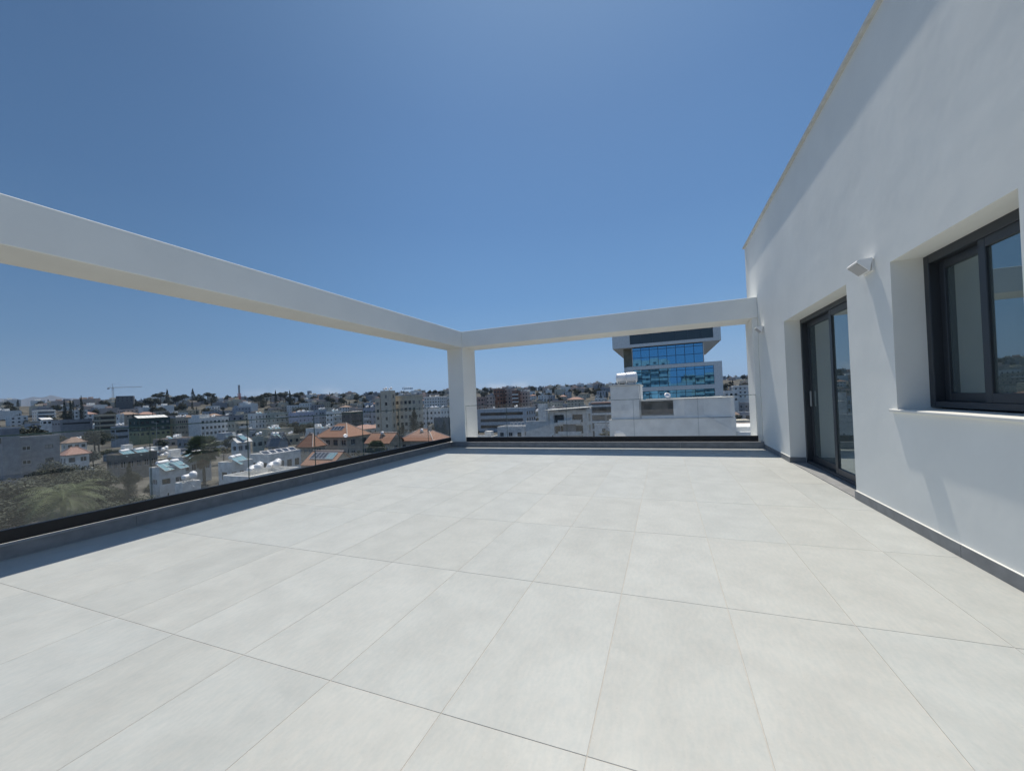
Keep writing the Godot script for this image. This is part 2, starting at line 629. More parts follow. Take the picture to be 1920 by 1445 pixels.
func make_penthouse() -> void:
	var at := Vector3(2.856, 0, -2.0)
	var ph := thing("penthouse", "white rendered penthouse wall with sliding door and window along the terrace", "building", at)
	O = at
	var X := 2.856
	var z0 := -9.42      # far end of the wall
	var z1 := 5.2
	var top := 4.655
	var door := Rect2(-6.5 - z0, 0.0, 2.44, 2.40)
	var win := Rect2(-3.155 - z0, 1.035, 1.365, 1.33)
	var st := new_st()
	facade(st, Vector3(X, 0, z0), Vector3(0, 0, 1), z1 - z0, top, [door, win], 0.30, Vector3(-1, 0, 0))
	face(st, [Vector3(X, 0, z0), Vector3(X + 0.3, 0, z0), Vector3(X + 0.3, top, z0), Vector3(X, top, z0)], Vector3(0, 0, -1))
	face(st, [Vector3(X, 0, z1), Vector3(X + 0.3, 0, z1), Vector3(X + 0.3, top, z1), Vector3(X, top, z1)], Vector3(0, 0, 1))
	face(st, [Vector3(X, top, z0), Vector3(X + 0.3, top, z0), Vector3(X + 0.3, top, z1), Vector3(X, top, z1)], Vector3.UP)
	facade(st, Vector3(X + 0.3, 0, z0), Vector3(0, 0, 1), z1 - z0, top, [door, win], 0.0, Vector3(1, 0, 0))
	obj("wall", st, mats["white_render"], ph)
	st = new_st()
	bevel(st, Vector3(X - 0.042, top, z0 - 0.03), Vector3(X + 0.34, top + 0.045, z1), 0.008)
	obj("coping", st, mats["coping"], ph)
	# the room behind
	st = new_st()
	box(st, Vector3(X + 0.30, -0.2, z0), Vector3(8.6, 0.01, z1))
	obj("room_floor", st, mats["inner_floor"], ph)
	st = new_st()
	box(st, Vector3(X + 0.30, 2.75, z0), Vector3(8.6, 3.0, z1))
	box(st, Vector3(X + 0.302, 3.0, z0 + 0.002), Vector3(8.598, 3.95, z1 - 0.002))
	obj("roof", st, mats["inner_wall"], ph)
	for b in [[Vector3(8.4, 0.01, z0 + 0.2), Vector3(8.6, 2.75, z1 - 0.2)], [Vector3(X + 0.3, 0.01, z0), Vector3(8.6, 2.75, z0 + 0.2)], [Vector3(X + 0.3, 0.01, z1 - 0.2), Vector3(8.6, 2.75, z1)], [Vector3(X + 0.3, 0.01, -3.75), Vector3(8.4, 2.75, -3.6)]]:
		st = new_st()
		box(st, b[0], b[1])
		obj("room_wall", st, mats["inner_wall"], ph)
	# skirting tiles along the foot of the wall and into the door reveal
	var runs := [[z0 + 1.1, -6.5], [-4.06, z1]]
	for r in runs:
		var z: float = r[0]
		while z < r[1] - 0.01:
			var nz := minf((floorf((z + 0.001) / 1.2) + 1.0) * 1.2, r[1])
			st = new_st()
			bevel(st, Vector3(X - 0.013, 0.0, z + 0.001), Vector3(X + 0.002, 0.092, nz - 0.001), 0.0015)
			obj("skirting_tile", st, mats["kerb_tile"], ph)
			z = nz
		st = new_st()
		bevel(st, Vector3(X - 0.0125, 0.0925, r[0]), Vector3(X + 0.001, 0.0975, r[1]), 0.0012)
		obj("skirting_lit_edge", st, mats["sill"], ph)  # white strip added so the sunlit top edge of the skirting reads bright
	for s in [[-6.502, -6.488], [-4.072, -4.058]]:
		st = new_st()
		bevel(st, Vector3(X - 0.012, 0.0, s[0]), Vector3(X + 0.215, 0.092, s[1]), 0.0015)
		obj("skirting_tile", st, mats["kerb_tile"], ph)
	# sliding door
	var fx := X + 0.225
	st = new_st()
	for b in [[Vector3(fx, 0.0, -6.50), Vector3(fx + 0.14, 2.40, -6.44)], [Vector3(fx, 0.0, -4.12), Vector3(fx + 0.14, 2.40, -4.06)], [Vector3(fx, 2.33, -6.44), Vector3(fx + 0.14, 2.40, -4.12)], [Vector3(fx, 0.0, -6.44), Vector3(fx + 0.14, 0.05, -4.12)]]:
		bevel(st, b[0], b[1], 0.004)
	var dr := obj("sliding_door", st, mats["frame"], ph)
	sash(dr, fx + 0.075, -6.44, -5.24, 0.05, 2.33, 0.085, "door_glass")
	sash(dr, fx + 0.015, -5.34, -4.12, 0.05, 2.33, 0.085, "door_glass")
	st = new_st()
	bevel(st, Vector3(fx + 0.055, 0.95, -6.385), Vector3(fx + 0.075, 1.2, -6.36), 0.003)
	obj("handle", st, mats["galvanised"], dr)
	st = new_st()
	box(st, Vector3(X + 0.002, 0.001, -6.486), Vector3(fx - 0.002, 0.010, -4.074))
	obj("threshold", st, mats["kerb_tile"], ph)
	# window with a projecting sill
	st = new_st()
	for b in [[Vector3(fx, 1.05, -3.155), Vector3(fx + 0.12, 2.365, -3.085)], [Vector3(fx, 1.05, -1.86), Vector3(fx + 0.12, 2.365, -1.79)], [Vector3(fx, 2.29, -3.085), Vector3(fx + 0.12, 2.365, -1.86)], [Vector3(fx, 1.05, -3.085), Vector3(fx + 0.12, 1.10, -1.86)]]:
		bevel(st, b[0], b[1], 0.004)
	var wn := obj("window", st, mats["frame"], ph)
	sash(wn, fx + 0.065, -3.085, -2.44, 1.10, 2.29, 0.07, "door_glass")
	sash(wn, fx + 0.010, -2.54, -1.86, 1.10, 2.29, 0.07, "door_glass")
	st = new_st()
	bevel(st, Vector3(X - 0.030, 1.012, -3.235), Vector3(fx + 0.02, 1.036, -1.72), 0.004)
	obj("window_sill", st, mats["sill"], ph)
	# half drawn blinds inside
	st = new_st()
	for k in 24:
		var z := -6.4 + k * 0.048
		box(st, Vector3(X + 0.62 + 0.02 * sin(k * 1.7), 0.03, z), Vector3(X + 0.64 + 0.02 * sin(k * 1.7), 2.6, z + 0.046))
	obj("curtain", st, mats["curtain"], ph)
	O = Vector3.ZERO
	# the storeys that carry the terrace
	at = Vector3(1.0, GROUND - 0.3, -1.6)
	O = at
	var host := thing("host_building", "white storeys below the terrace that carry its floor", "building", at)
	st = new_st()
	box(st, Vector3(-5.15, GROUND - 0.3, -9.15), Vector3(8.5, -0.46, 5.2))
	obj("storeys", st, mats["white_beam"], host)
	st = new_st()
	box(st, Vector3(2.96, -0.455, -9.1), Vector3(8.4, -0.21, 5.1))
	obj("slab", st, mats["white_beam"], host)
	O = Vector3.ZERO


func sash(parent: Node, x: float, z0: float, z1: float, y0: float, y1: float, b: float, glass: String) -> void:
	var st := new_st()
	for q in [[Vector3(x, y0, z0), Vector3(x + 0.045, y1, z0 + b)], [Vector3(x, y0, z1 - b), Vector3(x + 0.045, y1, z1)], [Vector3(x, y1 - b, z0 + b), Vector3(x + 0.045, y1, z1 - b)], [Vector3(x, y0, z0 + b), Vector3(x + 0.045, y0 + b, z1 - b)]]:
		bevel(st, q[0], q[1], 0.004)
	obj("sash", st, mats["frame"], parent)
	st = new_st()
	box(st, Vector3(x + 0.019, y0 + b - 0.004, z0 + b - 0.004), Vector3(x + 0.025, y1 - b + 0.004, z1 - b + 0.004))
	obj("pane", st, mats[glass], parent)


func make_beams() -> void:
	var at := Vector3(-4.61, 0.14, -8.78)
	var bf := thing("beam_frame", "white corner column carrying two long concrete beams around the terrace", "beam frame", at)
	O = at
	var st := new_st()
	bevel(st, Vector3(-4.88, 0.14, -9.19), Vector3(-4.39, 2.815, -8.40), 0.006)
	obj("column", st, mats["white_beam"], bf)
	st = new_st()
	bevel(st, Vector3(-5.05, 2.815, -9.23), Vector3(-4.39, 3.262, 5.0), 0.006)
	obj("beam", st, mats["white_beam"], bf)
	st = new_st()
	bevel(st, Vector3(-4.388, 2.815, -9.23), Vector3(2.855, 3.262, -8.40), 0.006)
	obj("beam", st, mats["white_beam"], bf)
	st = new_st()
	bevel(st, Vector3(2.755, 0.14, -9.19), Vector3(2.855, 2.813, -8.44), 0.006)
	obj("pilaster", st, mats["white_beam"], bf)
	O = Vector3.ZERO


func make_kerbs() -> void:
	var h := 0.130
	# left
	var at := Vector3(-4.85, 0, -2.0)
	O = at
	var k := thing("kerb", "grey tiled kerb under the long left glass balustrade", "kerb", at)
	var st := new_st()
	box(st, Vector3(-5.15, -0.012, -9.15), Vector3(-4.812, h - 0.004, 5.0))
	obj("upstand", st, mats["white_beam"], k)
	var z := -8.30
	while z < 5.0:
		var nz := minf((floorf((z + 0.001) / 1.2) + 1.0) * 1.2, 5.0)
		st = new_st()
		bevel(st, Vector3(-4.812, 0.004, z + 0.0012), Vector3(-4.800, h, nz - 0.0012), 0.0012)
		obj("kerb_tile", st, mats["kerb_tile"], k)
		z = nz
	st = new_st()
	bevel(st, Vector3(-4.86, h - 0.003, -8.30), Vector3(-4.794, h + 0.012, 5.0), 0.003)
	obj("capping", st, mats["sealant"], k)
	st = new_st()
	box(st, Vector3(-4.802, -0.002, -8.29), Vector3(-4.793, 0.005, 5.0))
	obj("sealant", st, mats["sealant"], k)
	# back
	at = Vector3(-1.0, 0, -8.6)
	O = at
	k = thing("kerb", "grey tiled kerb under the back glass balustrade, a sunlit strip at its foot", "kerb", at)
	st = new_st()
	box(st, Vector3(-4.81, -0.012, -9.15), Vector3(2.856, h - 0.004, -8.302))
	obj("upstand", st, mats["white_beam"], k)
	var x := -4.8
	while x < 2.84:
		var nx := minf(x + 1.2, 2.842)
		st = new_st()
		bevel(st, Vector3(x + 0.0012, 0.004, -8.302), Vector3(nx - 0.0012, h, -8.290), 0.0012)
		obj("kerb_tile", st, mats["kerb_tile"], k)
		x = nx
	st = new_st()
	bevel(st, Vector3(-4.79, h - 0.003, -8.36), Vector3(2.842, h + 0.012, -8.285), 0.003)
	obj("capping", st, mats["sealant"], k)
	O = Vector3.ZERO


func make_balustrades() -> void:
	# left: nine panes
	var at := Vector3(-4.90, 0.142, -2.0)
	O = at
	var b := thing("glass_balustrade", "long frameless glass balustrade in a black base channel on the left kerb", "balustrade", at)
	var st := new_st()
	bevel(st, Vector3(-4.925, 0.142, -8.395), Vector3(-4.865, 0.262, 5.0), 0.003)
	obj("base_channel", st, mats["channel"], b)
	var js := [-8.38, -7.299, -6.12, -4.94, -3.758, -2.575, -1.396, -0.216, 0.964, 2.144, 3.324, 4.504]
	for i in js.size() - 1:
		pane(b, Vector3(-4.902, 0.255, js[i] + 0.004), Vector3(-4.893, 1.146, js[i + 1] - 0.004), 0)
	# back
	at = Vector3(-0.8, 0.142, -8.36)
	O = at
	b = thing("glass_balustrade", "frameless glass balustrade in a black base channel on the back kerb", "balustrade", at)
	st = new_st()
	bevel(st, Vector3(-4.352, 0.142, -8.415), Vector3(2.752, 0.266, -8.358), 0.003)
	obj("base_channel", st, mats["channel"], b)
	js = [-4.345, -3.1, -1.45, 0.2, 1.6, 2.748]
	for i in js.size() - 1:
		pane(b, Vector3(js[i] + 0.004, 0.259, -8.393), Vector3(js[i + 1] - 0.004, 1.158, -8.380), 2)
	O = Vector3.ZERO


func pane(parent: Node, lo: Vector3, hi: Vector3, thin: int) -> void:
	var st := new_st()
	# the two broad faces only; the polished edges are the sub-part
	for s in 2:
		var d := lo[thin] if s == 0 else hi[thin]
		var o := Vector3.ZERO
		o[thin] = 1.0 if s else -1.0
		if thin == 0:
			face(st, [Vector3(d, lo.y, lo.z), Vector3(d, lo.y, hi.z), Vector3(d, hi.y, hi.z), Vector3(d, hi.y, lo.z)], o)
		else:
			face(st, [Vector3(lo.x, lo.y, d), Vector3(hi.x, lo.y, d), Vector3(hi.x, hi.y, d), Vector3(lo.x, hi.y, d)], o)
	var p := obj("glass_pane", st, mats["clear_glass"], parent)
	st = new_st()
	var a := 2 if thin == 0 else 0
	var q := lo
	var r := hi
	q.y = hi.y - 0.013
	box(st, q, r)
	for e in 2:
		q = lo
		r = hi
		r.y = hi.y - 0.013
		if e == 0:
			r[a] = lo[a] + 0.002
		else:
			q[a] = hi[a] - 0.002
		box(st, q, r)
	obj("polished_edge", st, mats["glass_edge"], p)


func make_wall_lights() -> void:
	# a wedge of white metal whose square lens looks down and out
	var make := func(label: String, z: float, y: float) -> void:
		var at := Vector3(2.856, y, z)
		var l := thing("wall_light", label, "wall light", at, 0.0, "square floodlights on the penthouse wall")
		var st := new_st()
		var a := Vector3(-0.142, 0.048, 0)
		var b := Vector3(-0.040, -0.054, 0)
		var c := Vector3(-0.014, 0.072, 0)
		var d := Vector3(-0.130, 0.064, 0)
		var w := 0.112
		var prof := [a, b, c, d]
		for s in [-1.0, 1.0]:
			var pts := []
			for p in prof:
				pts.append(p + Vector3(0, 0, w * s))
			face(st, pts, Vector3(0, 0, s))
		for k in 4:
			var p0: Vector3 = prof[k]
			var p1: Vector3 = prof[(k + 1) % 4]
			face(st, [p0 + Vector3(0, 0, -w), p0 + Vector3(0, 0, w), p1 + Vector3(0, 0, w), p1 + Vector3(0, 0, -w)], (p0 + p1) * 0.5 - (a + b + c + d) * 0.25)
		obj("housing", st, mats["lamp_white"], l)
		st = new_st()
		var n := Vector3(-0.707, -0.707, 0)
		var u := (b - a).normalized()
		var m := (a + b) * 0.5 + n * 0.001
		var hw := (b - a).length() * 0.5 - 0.012
		bevel(st, Vector3(-hw, -0.001, -w + 0.012), Vector3(hw, 0.004, w - 0.012), 0.001, Transform3D(Basis(u, n, u.cross(n)), m))
		obj("lens", st, mats["lamp_lens"], l)
		st = new_st()
		bevel(st, Vector3(-0.0135, -0.050, -0.095), Vector3(0.0, 0.068, 0.095), 0.002)
		obj("bracket", st, mats["lamp_white"], l)
	make.call("white square floodlight between the sliding door and the window", -3.53, 2.425)
	make.call("white square floodlight at the far end of the wall beside the beam", -7.98, 2.48)


# ------------------------------------------------------------------ the neighbouring building and the glass tower
func make_next_door() -> void:
	var at := Vector3(3.0, GROUND - 0.3, -28.0)
	O = at
	var t := thing("neighbour_building", "plain white neighbouring building with a recessed grey roof wall, seen through the back glass", "building", at)
	footprints.append([3.0, -29.0, 9.0])
	var st := new_st()
	# lower storeys with the ledge in front of the roof wall, stepping down on the right
	box(st, Vector3(-2.42, GROUND - 0.3, -33.0), Vector3(4.62, -0.30, -23.75))
	obj("storeys", st, mats["next_white"], t)
	st = new_st()
	for p in [[Vector3(-2.44, -0.30, -23.98), Vector3(3.45, -0.265, -23.73)]]:
		bevel(st, p[0], p[1], 0.01)
	obj("ledge", st, mats["coping"], t)
	# roof wall with a deep recess
	st = new_st()
	facade(st, Vector3(-0.55, -0.265, -24.0), Vector3(1, 0, 0), 5.17, 1.125, [Rect2(-0.0 + 0.02, 0.01, 1.91, 1.06)], 1.3, Vector3(0, 0, 1))
	box(st, Vector3(-0.55, -0.265, -33.0), Vector3(4.62, -0.1, -24.02))
	for b in [[Vector3(-0.55, -0.1, -32.99), Vector3(4.62, 0.86, -32.8)], [Vector3(4.43, -0.1, -32.8), Vector3(4.62, 0.86, -24.02)]]:
		box(st, b[0], b[1])
	obj("roof_wall", st, mats["next_white"], t)
	st = new_st()
	box(st, Vector3(-0.56, -0.262, -25.32), Vector3(1.42, 0.858, -25.28))
	obj("recess_back", st, mats["next_grey"], t)
	st = new_st()
	bevel(st, Vector3(-0.60, 0.86, -24.20), Vector3(4.66, 0.90, -23.96), 0.008)
	bevel(st, Vector3(1.36, 0.86, -25.34), Vector3(4.66, 0.90, -24.20), 0.008)
	obj("coping", st, mats["coping"], t)
	# stairwell on the left
	st = new_st()
	bevel(st, Vector3(-2.30, -0.265, -28.5), Vector3(-0.57, 1.82, -23.96), 0.01)
	obj("stairwell", st, mats["next_white"], t)
	st = new_st()
	bevel(st, Vector3(-2.36, 1.82, -28.55), Vector3(-0.50, 1.90, -23.90), 0.01)
	obj("coping", st, mats["coping"], t)
	# the lower terrace to the right, with steps of paving between
	st = new_st()
	box(st, Vector3(4.62, GROUND - 0.3, -33.0), Vector3(9.5, -1.35, -23.5))
	obj("side_storeys", st, mats["next_white"], t)
	for k in 2:
		st = new_st()
		bevel(st, Vector3(4.63, -1.35, -23.9 - 1.5 * k), Vector3(9.4, -1.10 + 0.16 * k, -23.6 - 1.5 * k), 0.01)
		obj("upstand", st, mats["next_white"], t)
	# pipe down the stairwell corner and a seam of trunking along the roof wall
	st = new_st()
	tube(st, Vector3(-0.50, -0.26, -23.90), Vector3(-0.50, 1.82, -23.90), 0.022)
	obj("downpipe", st, mats["galvanised"], t)
	O = Vector3.ZERO
	# two ribbed tanks on the stairwell
	for k in 2:
		var p := Vector3(-1.62 + 0.62 * k, 1.90, -24.75 + 0.45 * k)
		var tk := thing("water_tank", ["ribbed white water tank on the neighbouring stairwell, left one", "ribbed white water tank on the neighbouring stairwell, right one"][k], "water tank", p, 0.0, "ribbed tanks on the stairwell")
		st = new_st()
		var prof := [[-0.36, 0.0], [-0.36, 0.18], [-0.33, 0.29]]
		for i in 9:
			var f := -0.30 + 0.075 * i
			prof += [[f, 0.345 - 0.02 * (i % 2)]]
		prof += [[0.33, 0.29], [0.36, 0.18], [0.36, 0.0]]
		lathe(st, Vector3(0, 0.44, 0), Vector3(1, 0, 0), prof, 20)
		obj("tank", st, mats["white_plastic"], tk)
		st = new_st()
		for x in [-0.24, 0.24]:
			box(st, Vector3(x - 0.02, 0.0, -0.26), Vector3(x + 0.02, 0.05, 0.26))
			for z in [-0.24, 0.24]:
				box(st, Vector3(x - 0.02, 0.05, z - 0.02), Vector3(x + 0.02, 0.24, z + 0.02))
		box(st, Vector3(-0.22, 0.01, -0.03), Vector3(0.22, 0.04, 0.03))
		obj("cradle", st, mats["galvanised"], tk)
	dish("round satellite dish standing on the neighbouring roof parapet", Vector3(1.08, 0.90, -24.05), 0.19, 20.0)
	dish("large pale satellite dish tilted up, below the ribbed tanks", Vector3(-1.45, -1.35, -20.5), 0.34, 160.0)
	# flat cover panel lying beside the large dish
	var c := thing("roof_hatch", "low white roof hatch left of the large tilted dish", "hatch", Vector3(-2.3, -1.55, -20.9))
	st = new_st()
	bevel(st, Vector3(-0.4, 0, -0.3), Vector3(0.4, 0.30, 0.3), 0.03)
	obj("cover", st, mats["white_plastic"], c)
	st = new_st()
	bevel(st, Vector3(-0.45, -0.12, -0.35), Vector3(0.45, 0.0, 0.35), 0.01)
	obj("curb", st, mats["next_white"], c)
	var low := thing("low_annexe", "low flat annexe roof in front of the neighbouring building", "annexe", Vector3(-1.5, GROUND - 0.3, -20.6))
	st = new_st()
	box(st, Vector3(-1.5, 0, -1.6), Vector3(1.4, -1.67 - (GROUND - 0.3), 1.4))
	obj("wall", st, mats["next_white"], low)
	st = new_st()
	bevel(st, Vector3(-1.55, -1.67 - (GROUND - 0.3), -1.65), Vector3(1.45, -1.60 - (GROUND - 0.3), 1.45), 0.01)
	obj("roof", st, mats["roofslab"], low)


func dish(label: String, at: Vector3, r: float, turn: float, group := "") -> Node3D:
	var t := thing("satellite_dish", label, "satellite dish", at, deg_to_rad(turn), group)
	var st := new_st()
	var ax := Vector3(0, 0.55, 0.83).normalized()
	var c := Vector3(0, r * 1.15, 0)
	lathe(st, c, ax, [[-0.25 * r, 0.0], [-0.20 * r, 0.5 * r], [0.0, r], [0.02 * r, r], [-0.17 * r, 0.5 * r], [-0.22 * r, 0.0]], 20)
	obj("dish", st, mats["white_plastic"], t)
	st = new_st()
	tube(st, Vector3(0, 0, -0.1 * r), c - ax * 0.22 * r, 0.05 * r, -1.0, 6)
	obj("pole", st, mats["galvanised"], t)
	st = new_st()
	tube(st, c - Vector3(0, r * 0.8, -0.3 * r), c + ax * r * 0.9, 0.03 * r, -1.0, 6)
	obj("arm", st, mats["galvanised"], t)
	return t


func make_glass_tower() -> void:
	var at := Vector3(2.2, GROUND - 0.5, -76.0)
	O = at
	footprints.append([2.2, -82.0, 20.0])
	var t := thing("glass_tower", "office tower with blue glass floors framed in white, its top storey jutting out", "office building", at)
	var y0 := GROUND - 0.5
	var Z := -68.6
	# body behind everything
	var st := new_st()
	box(st, Vector3(-5.55, y0, -88.0), Vector3(7.0, 9.26, -69.9))
	obj("wall", st, mats["tower_white"], t)
	st = new_st()
	box(st, Vector3(-5.53, 6.0, -70.2), Vector3(-4.05, 9.25, -69.88))
	obj("side_panel", st, mats["olive"], t)
	# middle frame with two glazed floors
	st = new_st()
	facade(st, Vector3(-5.0, y0, Z), Vector3(1, 0, 0), 14.66, 6.0 - y0, [Rect2(1.05, 2.35 - y0, 12.42, 3.05), Rect2(2.06, -1.6 - y0, 11.40, 3.28), Rect2(1.05, -5.6 - y0, 12.42, 3.0)], 0.35, Vector3(0, 0, 1))
	for f in [[Vector3(-5.0, y0, -86.0), Vector3(-4.6, 6.0, Z - 0.002)], [Vector3(9.26, y0, -86.0), Vector3(9.66, 6.0, Z - 0.002)], [Vector3(-4.6, 5.6, -86.0), Vector3(9.26, 5.998, Z - 0.002)]]:
		box(st, f[0], f[1])
	obj("frame", st, mats["tower_white"], t)
	# jutting top storey
	st = new_st()
	facade(st, Vector3(-7.2, 9.28, Z + 0.3), Vector3(1, 0, 0), 16.85, 4.6, [Rect2(2.92, 0.52, 12.85, 3.2)], 0.4, Vector3(0, 0, 1))
	for f in [[Vector3(-7.2, 9.28, -94.0), Vector3(-6.8, 13.88, Z + 0.298)], [Vector3(9.25, 9.28, -94.0), Vector3(9.65, 13.88, Z + 0.298)], [Vector3(-6.8, 13.5, -94.0), Vector3(9.25, 13.878, Z + 0.298)], [Vector3(-6.8, 9.281, -94.0), Vector3(9.25, 9.6, Z + 0.298)]]:
		box(st, f[0], f[1])
	obj("top_storey", st, mats["tower_white"], t)
	# panes, each a piece
	glazing(t, Vector3(-3.95, 6.02, Z - 0.25), 11.0, [1.42, 1.30, 0.42], 8, "tower_glass")
	glazing(t, Vector3(-3.95, 2.35, Z - 0.30), 12.42, [1.50, 1.10, 0.45], 9, "tower_glass")
	glazing(t, Vector3(-2.94, -1.6, Z - 0.30), 11.40, [1.5, 1.33, 0.45], 8, "tower_glass")
	glazing(t, Vector3(-3.95, -5.6, Z - 0.30), 12.42, [1.5, 1.5], 9, "tower_glass")
	glazing(t, Vector3(-4.28, 9.80, Z - 0.05), 12.85, [3.2], 7, "tower_glass_dark")
	st = new_st()
	box(st, Vector3(-4.05, 6.01, -69.88), Vector3(-3.95, 9.27, Z - 0.2))
	box(st, Vector3(7.05, 6.01, -69.88), Vector3(7.15, 9.27, Z - 0.2))
	obj("corner_fin", st, mats["tower_white"], t)
	# ceiling and brace seen in the top storey
	st = new_st()
	tube(st, Vector3(6.3, 9.7, -70.0), Vector3(8.2, 12.9, -70.0), 0.12, -1.0, 6)
	tube(st, Vector3(-2.6, 9.7, -70.0), Vector3(-2.6, 12.9, -70.0), 0.15, -1.0, 6)
	obj("brace", st, mats["tower_white"], t)
	st = new_st()
	tube(st, Vector3(-2.42, 13.88, -70.0), Vector3(-2.42, 16.45, -70.0), 0.035, 0.02, 6)
	obj("mast", st, mats["galvanised"], t)
	O = Vector3.ZERO


func glazing(parent: Node, o: Vector3, w: float, rows: Array, cols: int, m: String) -> void:
	# rows of panes between thin mullions, every pane at its own small angle
	var g := 0.035
	var cw := w / cols
	var y := o.y
	var mm := new_st()
	for r in rows:
		for c in cols:
			var lo := Vector3(o.x + cw * c + g, y + g, o.z)
			var hi := Vector3(o.x + cw * (c + 1) - g, y + r - g, o.z)
			var st := new_st()
			var j := [rng.randf_range(-0.006, 0.006), rng.randf_range(-0.006, 0.006), rng.randf_range(-0.006, 0.006)]
			face(st, [lo, Vector3(hi.x, lo.y, lo.z + j[0]), Vector3(hi.x, hi.y, lo.z + j[0] + j[1]), Vector3(lo.x, hi.y, lo.z + j[1])], Vector3(0, 0, 1))
			obj("pane", st, mats[m], parent)
		y += r
	y = o.y
	for r in rows:
		box(mm, Vector3(o.x, y - g, o.z - 0.06), Vector3(o.x + w, y + g, o.z + 0.05))
		y += r
	box(mm, Vector3(o.x, y - g, o.z - 0.06), Vector3(o.x + w, y, o.z + 0.05))
	for c in cols + 1:
		box(mm, Vector3(o.x + cw * c - g, o.y, o.z - 0.058), Vector3(o.x + cw * c + g, y - 0.002, o.z + 0.048))
	obj("mullion_grid", mm, mats["tower_mullion"], parent)


# ------------------------------------------------------------------ town buildings
func block(called: String, label: String, category: String, x: float, z: float, turn: float, w: float, d: float, y0: float, h: float, col: String, opt: Dictionary, group := "") -> Node3D:
	var t := thing(called, label, category, Vector3(x, y0, z), deg_to_rad(turn), group)
	footprints.append([x, z, maxf(w, d) * 0.55])
	if not group:
		var far := Vector2(x - EYE.x, z - EYE.z).length()
		views.append([azimuth(Vector3(x, 0, z)), rad_to_deg((w + d) * 0.36 / far), far, (y0 + h * 0.45 - EYE.y) / far])
	var roof: String = opt.get("roof", "flat")
	var par: float = 0.75 if roof == "flat" else 0.0
	var rows: int = opt.get("r", 2)
	var bays: int = opt.get("b", 3)
	var sides: int = opt.get("bs", clampi(roundi(d / 3.5), 1, 4))
	var ww: float = opt.get("ww", 1.3)
	var wh: float = opt.get("wh", 1.3)
	var near: bool = opt.has("near")
	var merged: bool = opt.has("merged")
	var sheets := [[Vector3(-w / 2, 0, d / 2), Vector3(1, 0, 0), w, bays, Vector3(0, 0, 1)], [Vector3(w / 2, 0, d / 2), Vector3(0, 0, -1), d, sides, Vector3(1, 0, 0)],
		[Vector3(-w / 2, 0, -d / 2), Vector3(0, 0, 1), d, sides, Vector3(-1, 0, 0)], [Vector3(w / 2, 0, -d / 2), Vector3(-1, 0, 0), w, 0, Vector3(0, 0, -1)]]
	var deep: float = opt.get("deep", 0.22)
	var split := 0.0
	if opt.has("lower"):
		split = maxf(h - par - 3.1 * ceilf(rows / 2.0) - 0.2, 0.5)
	var wins := []       # [centre, normal, width, height]
	for part in (2 if split > 0.0 else 1):
		var lo := 0.0 if part == 0 else split
		var hi := h if split == 0.0 or part == 1 else split
		var st := new_st()
		for s in sheets:
			var holes := []
			if s[3] > 0:
				for r in rows:
					var cy: float = h - par - 1.75 - 3.1 * r
					if cy - wh * 0.5 < 0.4 or cy < lo or cy > hi:
						continue
					var n: int = 1 if opt.has("strip") and s[4].z > 0.5 else s[3]
					for b in n:
						var cw: float = s[2] / n
						var a: float = minf(ww, cw * 0.62)
						if opt.has("strip") and n == 1:
							a = cw * 0.86
						var rect := Rect2(cw * (b + 0.5) - a / 2, cy - wh / 2 - lo, a, wh)
						holes.append(rect)
						wins.append([s[0] + s[1] * (cw * (b + 0.5)) + Vector3.UP * cy, s[4], a, wh])
			facade(st, s[0] + Vector3.UP * lo, s[1], s[2], hi - lo, holes, deep, s[4])
		if hi == h:
			roof_top(st, w, d, h, par, roof, opt)
		obj("wall" if hi == h else "lower_wall", st, mats[col if hi == h else opt["lower"]], t)
	# windows
	if merged:
		if wins.size():
			var st := new_st()
			for q in wins:
				var ux: Vector3 = Vector3.UP.cross(q[1])
				var c: Vector3 = q[0] - q[1] * (deep - 0.07)
				face(st, [c - ux * q[2] / 2 - Vector3.UP * q[3] / 2, c + ux * q[2] / 2 - Vector3.UP * q[3] / 2, c + ux * q[2] / 2 + Vector3.UP * q[3] / 2, c - ux * q[2] / 2 + Vector3.UP * q[3] / 2], q[1])
			stuff(obj("window", st, mats["pane_dark"], t))
	else:
		for q in wins:
			var m: String = ["pane_dark", "pane_dark", "pane_blue", "pane_blind"][rng.randi() % 4]
			if col == "darkglass" or opt.has("strip"):
				m = ["pane_blue", "pane_dark"][rng.randi() % 2]
			var o := put("window", pane_mesh(q[2], q[3]), mats[m], t, q[0] - q[1] * (deep - 0.06))
			o.rotation.y = atan2(q[1].x, q[1].z)
			if near:
				put("frame", frame_mesh(q[2], q[3]), mats["panel_frame" if rng.randi() % 3 else "frame"], o)
	trimmings(t, w, d, h, par, rows, col, roof, opt)
	return t


func pane_mesh(w: float, h: float) -> Mesh:
	var key := "pane %.2f %.2f" % [w, h]
	if not shapes.has(key):
		var st := new_st()
		var o := O
		O = Vector3.ZERO
		box(st, Vector3(-w / 2, -h / 2, -0.03), Vector3(w / 2, h / 2, 0.0))
		O = o
		shapes[key] = done(st)
	return shapes[key]


